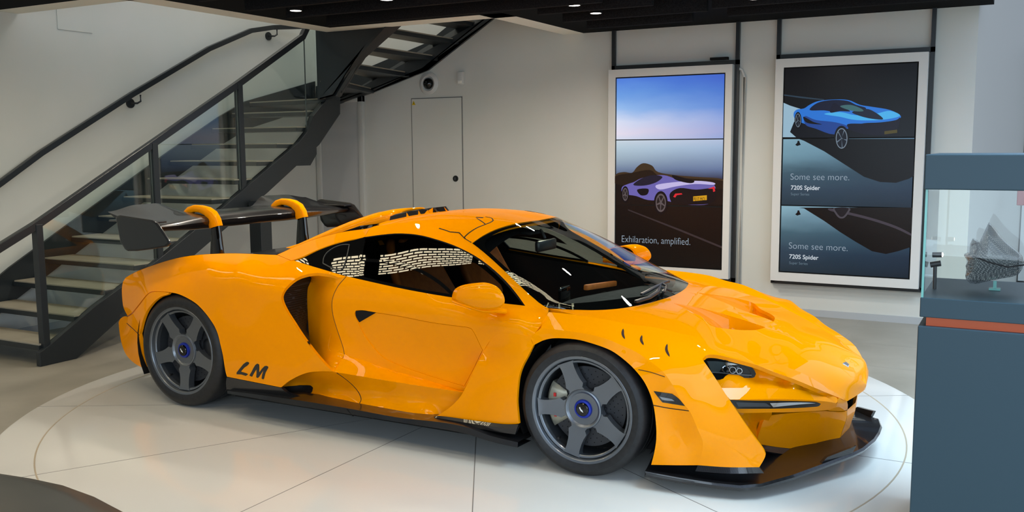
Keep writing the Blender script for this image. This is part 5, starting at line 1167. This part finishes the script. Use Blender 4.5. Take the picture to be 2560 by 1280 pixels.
for sg in (-1, 1):
    st = MB()
    prof = [(-.62, .40), (-.72, .50), (-1.02, .46), (-1.16, .50), (-1.30, .72), (-1.40, .95), (-1.43, 1.03)]
    V = []; F = []
    for j, (x, z) in enumerate(prof):
        hw = (.20, .23, .24, .25, .25, .19, .12)[j]
        for u in (-1, -.8, 0, .8, 1):
            lift_ = .07 if abs(u) == 1 else 0.0
            V.append((x+(lift_ if j > 2 else 0), sg*.36+u*hw, z+(lift_ if j <= 3 else .02*abs(u))))
    for j in range(len(prof)-1):
        for k in range(4): F.append((j*5+k, j*5+k+1, (j+1)*5+k+1, (j+1)*5+k))
    o = obj('seat', V, F, M['seat'], CAR)
    sm = o.modifiers.new('solid', 'SOLIDIFY'); sm.thickness = .05; ss = o.modifiers.new('sub', 'SUBSURF'); ss.levels = 2; ss.render_levels = 2
    MB().box(-1.40, -1.345, sg*.36-.085, sg*.36+.085, .93, 1.045).obj('headrest', M['seat'], o, bevel=.02)
    b = MB(); b.box(-1.33, -.66, sg*.36-.30, sg*.36-.25, .36, .52); b.obj('seat_shell', M['satin_black'], o, bevel=.02)
V, F = lathe([(.165, -.012), (.18, -.012), (.185, 0), (.18, .012), (.165, .012), (.16, 0), (.165, -.012)], 32, 'x', (-.66, -.36, .66))
STW = obj('steering_wheel', V, F, M['satin_black'], CAR)
MB().box(-.67, -.645, -.52, -.20, .64, .68).box(-.68, -.64, -.41, -.31, .56, .70).obj('wheel_spokes', M['satin_black'], STW, bevel=.008)
MB().cyl((-.66, -.36, .66), (-.45, -.36, .60), .035, 16).obj('steering_column', M['black'], CAR)

# =================================================================== mirrors
MIR = [[(1142, 748, 1.0), (1143, 738, 1.0), (1147, 727, 1.0), (1154, 719, 1.0), (1165, 713.5, 1.0), (1182, 709, 1.0), (1200, 706.5, 1.0), (1212, 706, 1.0), (1224, 709, 1.0), (1238, 716, 1.0), (1250, 729, 1.0), (1257, 744, 1.0), (1257.5, 757, 1.0), (1251, 767, 1.0), (1236, 773, 1.0), (1215, 775, 1.0), (1192, 773, 1.0), (1170, 766.5, 1.0), (1152, 757, 1.0), (1142, 748, 1.0)]]
ml = loop_of(MIR, 5)
cen = np.array([sum(p[0] for p in ml)/len(ml), sum(p[1] for p in ml)/len(ml)])
V = []; F = []; n = len(ml)
# shell: near outline bulging towards the viewer-front, flat mirror side facing backwards
ctr3 = at(cen[0], cen[1], y=-.985)
ringpts = [at(p[0], p[1], y=-.985) for p in ml]
fw = np.array([.80, -.45, .12]); fw /= np.linalg.norm(fw)
K_ = 7
for j in range(K_):
    a = (j/(K_-1.0))*math.pi/2
    for P in ringpts: V.append(ctr3+(P-ctr3)*math.cos(a)*1.0+fw*.085*math.sin(a))
for j in range(K_-1):
    for i in range(n): F.append((j*n+i, j*n+(i+1) % n, (j+1)*n+(i+1) % n, (j+1)*n+i))
b0 = len(V)
for P in ringpts: V.append(ctr3+(P-ctr3)*.97-fw*.06)
for i in range(n): F.append((i, b0+i, b0+(i+1) % n, (i+1) % n))
F.append(tuple(range(b0, b0+n)))
for sg in (1, -1):
    o = obj('door_mirror', [np.array(v)*np.array([1, sg, 1]) for v in V], F, PT, CAR, True, 50)
    bm = bmesh.new(); bm.from_mesh(o.data); bmesh.ops.remove_doubles(bm, verts=bm.verts, dist=.0008); bmesh.ops.recalc_face_normals(bm, faces=bm.faces); bm.to_mesh(o.data); bm.free()
    gl = [np.array(v)*np.array([1, sg, 1])-fw*np.array([1, sg, 1])*.003 for v in V[b0:b0+n]]
    g2 = [np.mean(gl, axis=0)+(p-np.mean(gl, axis=0))*.9 for p in gl]
    obj('mirror_glass', g2, [tuple(range(n))], M['chrome'], o)
ARM = [(1143, 757, .93), (1160, 764, .95), (1185, 773, .96), (1205, 779, .955), (1218, 781, .945), (1240, 781, .92), (1265, 784, .89)]
ap_ = curve3(ARM)
for sg in (1, -1):
    V, F = sweep([p*np.array([1, sg, 1])+np.array([0, 0, .012]) for p in ap_], [(.035*math.cos(a), .014*math.sin(a)) for a in np.linspace(0, 2*math.pi, 13)[:-1]])
    o = obj('mirror_arm', V, F, PT, CAR, True, 60)
    bm = bmesh.new(); bm.from_mesh(o.data); bmesh.ops.recalc_face_normals(bm, faces=bm.faces); bm.to_mesh(o.data); bm.free()

# =================================================================== roof scoop (snorkel)
V = []; F = []; secs = [(-1.585, .168, 1.105, 1.193), (-1.70, .174, 1.09, 1.184), (-1.82, .174, 1.06, 1.161), (-2.01, .167, 1.0, 1.106), (-2.2, .15, .93, 1.04), (-2.5, .11, .83, .93), (-2.9, .05, .74, .82)]
for (x, hw, z0, z1) in secs:
    for a in np.linspace(0, math.pi, 17):
        c, s_ = math.cos(a), math.sin(a)
        V.append((x, hw*abs(c)**0.55*(1 if c > 0 else -1), z0+(z1-z0)*s_**0.6))
for j in range(len(secs)-1):
    for k in range(16): F.append((j*17+k, j*17+k+1, (j+1)*17+k+1, (j+1)*17+k))
o = obj('roof_scoop', V, F, PT, CAR, True, 50)
bm = bmesh.new(); bm.from_mesh(o.data); bmesh.ops.recalc_face_normals(bm, faces=bm.faces)
if sum(f.normal.z*f.calc_area() for f in bm.faces) < 0: bmesh.ops.reverse_faces(bm, faces=bm.faces)
bm.to_mesh(o.data); bm.free()
sm = o.modifiers.new('solid', 'SOLIDIFY'); sm.thickness = .018; sm.offset = -1
SC = o
x0, hw, z0, z1 = -1.605, .168*.93, 1.108, 1.184
V = [(x0, hw*abs(math.cos(a))**0.55*(1 if math.cos(a) > 0 else -1), z0+(z1-z0)*math.sin(a)**0.6) for a in np.linspace(0, math.pi, 17)]
obj('scoop_mouth', V, [tuple(range(17))], M['black'], SC, False)
# dark strip between the buttress and the scoop
panel('rear_screen_strip', [[(856, 580, .575), (880, 572, .55), (921, 563.5, .52), (948, 560.5, .50)], [(948, 560.5, .50), (933, 566, .555), (921, 570.5, .558)], [(921, 570.5, .558), (856, 580, .575)]], M['gloss_black'], CAR, gap=0, thick=.01, grid=5, mirror=False)
loft('rear_window', [(-1.66, -.45, 1.10), (-1.66, .45, 1.10)], [(-2.9, -.45, .72), (-2.9, .45, .72)], M['gloss_black'], CAR, mirror=False, n=8, thick=.01)

# =================================================================== wheels
def star(R, hw, rin, base, n=5):
    P = []
    for k in range(n):
        a = base+2*math.pi*k/n
        for (r, w) in ((.50*R, hw*1.30), (.60*R, hw*1.10), (.72*R, hw*.98), (.86*R, hw*.95), (.95*R, hw*1.02), (1.0*R, hw*1.25)): P.append((a, r, -w))
        for (r, w) in ((1.0*R, hw*1.25), (.95*R, hw*1.02), (.86*R, hw*.95), (.72*R, hw*.98), (.60*R, hw*1.10), (.50*R, hw*1.30)): P.append((a, r, w))
        am = a+math.pi/n
        P.append((am, rin*1.12, -.030)); P.append((am, rin*1.02, -.014)); P.append((am, rin*1.0, 0)); P.append((am, rin*1.02, .014)); P.append((am, rin*1.12, .030))
    out = []
    for (a, r, w) in P:
        out.append((r*math.cos(a)-w*math.sin(a), r*math.sin(a)+w*math.cos(a)))
    return out
def wheel(x, yc, sg, zr, tr, rr, tw, base, caliper):
    # sg=-1 near side: outside faces -y. Local: outward offset t>0 towards the outside, y = yc + sg*t
    Yf = lambda t: sg*(yc+t)
    k = rr/.2627
    def L(prof, n, name, m, parent, ang=30):
        V, F = lathe([(r, Yf(t)) for r, t in prof], n, 'y', (x, 0, zr))
        o = obj(name, V, F, m, parent, True, ang)
        bm = bmesh.new(); bm.from_mesh(o.data); bmesh.ops.recalc_face_normals(bm, faces=bm.faces); bm.to_mesh(o.data); bm.free()
        return o
    rim = L([(rr*.905, -.20), (rr*.885, -.16), (rr*.885, -.05), (rr*.90, -.032), (rr*.915, -.022), (rr*.93, -.004), (rr*.945, 0.0), (rr*.985, .002), (rr, -.001), (rr*1.005, -.012), (rr*.97, -.03), (rr*.93, -.22), (rr*.905, -.20)], 96, 'wheel', M['rim'], CAR, 25)
    L([(rr*.90, -.018), (rr*.87, -.02), (rr*.855, -.024), (rr*.855, -.05), (rr*.885, -.05)], 96, 'rim_step', M['rim'], rim, 20)
    tyre = L([(rr*.96, -.03), (rr*.985, .000), (rr+.012, .007), (rr+.030, .009), (tr-.030, .004), (tr-.018, -.003), (tr-.007, -.014), (tr-.001, -.03), (tr, -.05), (tr, -tw*.35), (tr-.004, -tw*.36), (tr-.004, -tw*.38), (tr, -tw*.39), (tr, -tw*.60), (tr-.004, -tw*.61), (tr-.004, -tw*.63), (tr, -tw*.64), (tr, -tw+.04), (tr-.02, -tw), (rr*.95, -tw+.01)], 128, 'tyre', M['rubber'], rim)
    # five-spoke star
    P = star(rr*.895, .037*k, .092*k, base)
    P = [(sg*-1*px, pz) for px, pz in P]
    loop = P; edges = [(i, (i+1) % len(P)) for i in range(len(P))]; pts = list(P)
    for r in np.linspace(.03*k, rr*.88, 9):
        for a in np.linspace(0, 2*math.pi, 49)[:-1]:
            q = (r*math.cos(a), r*math.sin(a))
            if inside(q, loop) and min((q[0]-p[0])**2+(q[1]-p[1])**2 for p in P) > (.008)**2: pts.append(q)
    R = geometry.delaunay_2d_cdt([Vector(p) for p in pts], edges, [], 0, 1e-6)
    vs = [(v[0], v[1]) for v in R[0]]
    Fs = [tuple(f) for f in R[2] if inside((sum(vs[i][0] for i in f)/3, sum(vs[i][1] for i in f)/3), loop)]
    def dish(r): 
        u = r/(rr*.895)
        return -.016-.018*(1-u)**0.8-.0*u
    V = [np.array((x+vx, Yf(dish(math.hypot(vx, vz))), zr+vz)) for vx, vz in vs]
    V2 = [np.array((x+vx*.97, Yf(dish(math.hypot(vx, vz))-.045), zr+vz*.97)) for vx, vz in vs]
    n = len(V); G = []
    for f in Fs:
        a, b, c = (V[i] for i in f); nn = np.cross(b-a, c-a)
        g = f if nn[1]*sg > 0 else f[::-1]; G.append(g)
    be = boundary_edges(G)
    G2 = G+[tuple(i+n for i in f)[::-1] for f in G]+[(b, a, a+n, b+n) for (a, b) in be]
    spo = obj('spokes', V+V2, G2, M['rim'], rim, True, 40)
    L([(.098*k, dish(.09*k)-.004), (.094*k, dish(.09*k)+.006), (.088*k, dish(.09*k)+.008), (.080*k, dish(.09*k)+.003), (.066*k, dish(.06*k)-.012), (.052*k, -.058), (.0, -.058)], 48, 'hub_dish', M['rim'], rim, 20)
    L([(.046*k, -.058), (.046*k, -.030), (.043*k, -.022), (.034*k, -.020), (.033*k, -.026), (.0, -.026)], 40, 'wheel_nut', M['blue'], rim, 30)
    L([(.031*k, -.030), (.031*k, -.016), (.028*k, -.014), (0, -.013)], 32, 'hub_cap', M['gloss_black'], rim, 30)
    sw = [(-.014, .010), (-.006, -.006), (.008, -.013), (.002, -.001), (-.004, .002), (-.009, .013)]
    MB().prism([(x-sg*px*k*1.0, Yf(-.0125), zr+pz*k) for px, pz in sw], (0, sg*.001, 0)).obj('hub_mark', M['white_mark'], rim, smooth=False)
    # brake disc, bell and caliper behind
    dr = rr*.745
    L([(dr, -.085), (dr, -.112), (.09, -.112), (.085, -.085), (dr, -.085)], 64, 'brake_disc', M['disc'], rim, 30)
    hd = MB()
    for i in range(30):
        for j in range(4):
            a = 2*math.pi*i/30+j*.10; r = dr*(.60+.105*j); hd.cyl((x+r*math.cos(a), Yf(-.0848), zr+r*math.sin(a)), (x+r*math.cos(a), Yf(-.0842), zr+r*math.sin(a)), .0028, 6)
    hd.obj('disc_holes', M['black'], rim, smooth=False)
    L([(.082, -.085), (.082, -.066), (.070, -.060), (.0, -.060)], 40, 'disc_bell', M['satin_black'], rim, 30)
    bt = MB()
    for i in range(10):
        a = 2*math.pi*i/10; bt.cyl((x+.092*math.cos(a), Yf(-.086), zr+.092*math.sin(a)), (x+.092*math.cos(a), Yf(-.078), zr+.092*math.sin(a)), .008, 8)
    bt.obj('disc_bolts', M['rim_dark'], rim)
    L([(rr*.90, -.19), (.10, -.19), (.0, -.185)], 48, 'wheel_back', M['black'], rim)
    a0, a1 = (math.radians(150), math.radians(214)) if caliper == 'rear_side' else (math.radians(-30), math.radians(28))
    cp = MB(); V = []; F = []; N_ = 14
    for i in range(N_+1):
        a = a0+(a1-a0)*i/N_; e = math.sin(math.pi*i/N_)**.35
        for (r, t) in ((dr*(.66-.10*e), -.078), (dr*(.70), -.066), (dr*.86, -.056), (dr*1.02, -.060), (dr*1.08, -.075), (dr*1.08, -.13), (dr*.66, -.13)):
            V.append((x+r*math.cos(a), Yf(t*(1.0) if t < -.08 else -.08+(t+.08)*e), zr+r*math.sin(a)))
    for i in range(N_):
        for q in range(7): F.append((i*7+q, i*7+(q+1) % 7, (i+1)*7+(q+1) % 7, (i+1)*7+q))
    F += [tuple(range(7)), tuple(range(N_*7, N_*7+7))]
    o = obj('brake_caliper', V, F, M['caliper'] if x > -1 else M['rim_dark'], rim, True, 35)
    bm = bmesh.new(); bm.from_mesh(o.data); bmesh.ops.recalc_face_normals(bm, faces=bm.faces); bm.to_mesh(o.data); bm.free()
    am = (a0+a1)/2
    for i in ((-1, 1) if x > -1 else ()):
        a = am+i*.30; c = np.array((x+dr*.86*math.cos(a), Yf(-.055), zr+dr*.86*math.sin(a)))
        MB().box(c[0]-.006, c[0]+.006, c[1]-.003, c[1]+.003, c[2]-.009, c[2]+.009).obj('caliper_mark', M['red_mark'], rim, smooth=False)
    MB().cyl((x+rr*.80*math.cos(-2.25), Yf(-.052), zr+rr*.80*math.sin(-2.25)), (x+rr*.80*math.cos(-2.25), Yf(-.030), zr+rr*.80*math.sin(-2.25)), .006, 10).obj('tyre_valve', M['satin_black'], rim)
    return rim
for sg in (-1, 1):
    wheel(0, .9393, sg, .327, .327, .2627, .245, math.radians(112), 'rear_side' if sg < 0 else 'x')
    wheel(-2.67, .9457, sg, .348, .348, .2738, .305, math.radians(54), 'x' if sg < 0 else 'rear_side')
    for (x, zr, r, y0, y1) in ((0, .327, .375, .90, .60), (-2.67, .348, .40, .93, .55)):
        V = []; F = []
        for i in range(25):
            a = math.radians(-28+236*i/24)
            for (rr_, y) in ((r, y0), (r, y1), (.02, y1)): V.append((x+rr_*math.cos(a), sg*y, zr+rr_*math.sin(a)))
        for i in range(24):
            for q in range(2): F.append((i*3+q, i*3+q+1, (i+1)*3+q+1, (i+1)*3+q))
        obj('wheel_arch_liner', V, F, M['black'], CAR)

# =================================================================== rear wing
V = []; F = []; ys = np.linspace(-.93, .93, 63)
NP = 22
for y in ys:
    a = abs(y)
    def ss(e0, e1, v): 
        t = min(1, max(0, (v-e0)/(e1-e0))); return t*t*(3-2*t)
    xf = -2.935+.085*ss(.15, .9, a); zl = 1.098-.004*ss(.2, .8, a)
    xt = -3.33+.05*ss(.5, .9, a); zt = 1.135+.075*ss(.36, .50, a)-.03*ss(.7, .93, a)
    th_ = .105-.045*ss(.45, .9, a)
    for k in range(NP):
        u = k/NP*2*math.pi; s = 0.5*(1-math.cos(u))           # 0 nose ... 1 tail ... 0
        tk = th_*(2.969*math.sqrt(max(0, s))-1.26*s-3.516*s*s+2.843*s**3-1.036*s**4)/2.0
        up = 1 if u <= math.pi else -1
        xc = xf+(xt-xf)*s; zc_ = zl+(zt-zl)*s**1.7-.012*math.sin(math.pi*s)
        V.append((xc, y, zc_+up*tk*(0.9 if up > 0 else 1.1)))
n = len(ys)
for i in range(n-1):
    for k in range(NP): F.append((i*NP+k, (i+1)*NP+k, (i+1)*NP+(k+1) % NP, i*NP+(k+1) % NP))
F += [tuple(range(NP)), tuple(range((n-1)*NP, n*NP))]
WG = obj('rear_wing', V, F, M['carbon'], CAR, True, 40)
bm = bmesh.new(); bm.from_mesh(WG.data); bmesh.ops.recalc_face_normals(bm, faces=bm.faces); bm.to_mesh(WG.data); bm.free()
EPL = [(-3.175, 1.148), (-3.165, 1.160), (-3.13, 1.166), (-2.845, 1.143), (-2.805, 1.128), (-2.705, 1.020), (-2.702, 1.004), (-2.73, .986), (-2.86, .965), (-3.0, .946), (-3.08, .942), (-3.105, .952), (-3.145, .995)]
for sg in (-1, 1):
    o = MB().prism([(x, sg*.945, z) for x, z in EPL], (0, sg*.012, 0)).obj('wing_endplate', M['carbon'], WG, bevel=.004)
    MB().prism([(x*.94-3.0*.06+.0, sg*.9575, 1.055+(z-1.055)*.90) for x, z in EPL], (0, sg*.0012, 0)).obj('endplate_panel', mat('dark_glass_panel', (.012, .014, .015), .12), WG, bevel=0)
    if sg < 0:
        cpt = (-2.985, 1.055)
        for k_ in range(22):
            a_ = 2*math.pi*k_/22; MB().cyl((cpt[0]+.042*math.cos(a_), -.9588, cpt[1]+.046*math.sin(a_)), (cpt[0]+.042*math.cos(a_), -.9594, cpt[1]+.046*math.sin(a_)), .0022, 6).obj('etched_dot', M['rim'], WG, smooth=False) if k_ < 0 else None
    # top fence plate linking wing tip and endplate
    MB().box(-3.25, -2.83, sg*.86 if sg > 0 else -.95, sg*.95 if sg > 0 else -.86, 1.120, 1.132).obj('wing_tip', M['carbon'], WG, bevel=.004)
    # orange swan-neck bracket and gloss post
    pth = [(-3.150, 1.108), (-3.135, 1.140), (-3.100, 1.164), (-3.055, 1.176), (-3.0, 1.174), (-2.945, 1.160), (-2.905, 1.134), (-2.885, 1.098), (-2.875, 1.058)]
    wd = [.040, .044, .048, .048, .050, .060, .076, .090, .094]; V = []; F = []; m_ = 12
    for i, (x, z) in enumerate(pth):
        a = pth[max(0, i-1)]; b = pth[min(len(pth)-1, i+1)]; d = np.array([b[0]-a[0], 0, b[1]-a[1]]); d /= np.linalg.norm(d); nrm = np.array([-d[2], 0, d[0]])
        for k in range(m_):
            t = 2*math.pi*k/m_; c, s = math.cos(t), math.sin(t)
            V.append(np.array((x, sg*.42, z))+nrm*wd[i]*.5*abs(c)**.45*(1 if c > 0 else -1)+np.array([0, .027, 0])*abs(s)**.45*(1 if s > 0 else -1))
    for i in range(len(pth)-1):
        for k in range(m_): F.append((i*m_+k, i*m_+(k+1) % m_, (i+1)*m_+(k+1) % m_, (i+1)*m_+k))
    F += [tuple(range(m_)), tuple(range((len(pth)-1)*m_, len(pth)*m_))]
    o = obj('wing_bracket', V, F, PT, WG, True, 60)
    bm = bmesh.new(); bm.from_mesh(o.data); bmesh.ops.recalc_face_normals(bm, faces=bm.faces); bm.to_mesh(o.data); bm.free()
    V = []; F = []
    for (x0, x1, z) in ((-2.912, -2.834, 1.075), (-2.928, -2.820, .95), (-2.945, -2.800, .80), (-2.96, -2.78, .68)):
        for k in range(14):
            t = 2*math.pi*k/14; V.append(((x0+x1)/2+(x1-x0)/2*math.cos(t), sg*.42+.019*math.sin(t), z))
    for i in range(3):
        for k in range(14): F.append((i*14+k, i*14+(k+1) % 14, (i+1)*14+(k+1) % 14, (i+1)*14+k))
    F += [tuple(range(14)), tuple(range(42, 56))]
    o = obj('wing_post', V, F, M['gloss_black'], WG, True, 60)
    bm = bmesh.new(); bm.from_mesh(o.data); bmesh.ops.recalc_face_normals(bm, faces=bm.faces); bm.to_mesh(o.data); bm.free()

# =================================================================== LM lettering on the near quarter
def brush(strokes, surf, name, m, parent, lift=.002):
    b = MB()
    for poly in strokes:
        V = []
        for (x, y) in poly:
            P = surf.pt([(x, y)])[0]; V.append(P)
        c = np.mean(V, axis=0); d = (CAM-c)/np.linalg.norm(CAM-c)
        nn = np.array([0, -1.0, 0])
        b.prism([p+nn*lift for p in V], -nn*(lift+.002))
    return b.obj(name, m, parent, smooth=False)
Lp = [[(592, 931), (599, 928), (615, 932.5), (620, 935), (619, 937), (615, 939.5), (604, 936), (592, 935.5)], [(592, 931), (600, 921), (609, 910), (616, 905), (619, 904.5), (622.5, 906), (623, 909), (618.5, 914), (611, 919), (604, 927), (599.5, 933), (594, 934)]]
Mp = [[(624, 938), (629, 930), (634, 920), (639, 912), (643.5, 909), (648, 911), (646, 917), (640, 925), (634, 935), (630.5, 941.5), (626, 940)],
      [(640, 912), (643.5, 909), (648, 911), (648.5, 920), (648.3, 930), (649, 941), (645, 945), (641, 943), (642, 930), (641, 920)],
      [(641, 943), (645, 936), (655, 922), (662, 915), (667, 914.5), (669, 917), (662, 922), (654, 933), (648, 942), (645, 945)],
      [(663, 916), (667, 914.5), (671, 917), (670.5, 920), (664, 932), (661.5, 941), (660.5, 946), (658.5, 948.5), (654.5, 946), (656, 936), (659, 927)]]
brush(Lp+Mp, s_q, 'lettering', M['decal'], CAR)
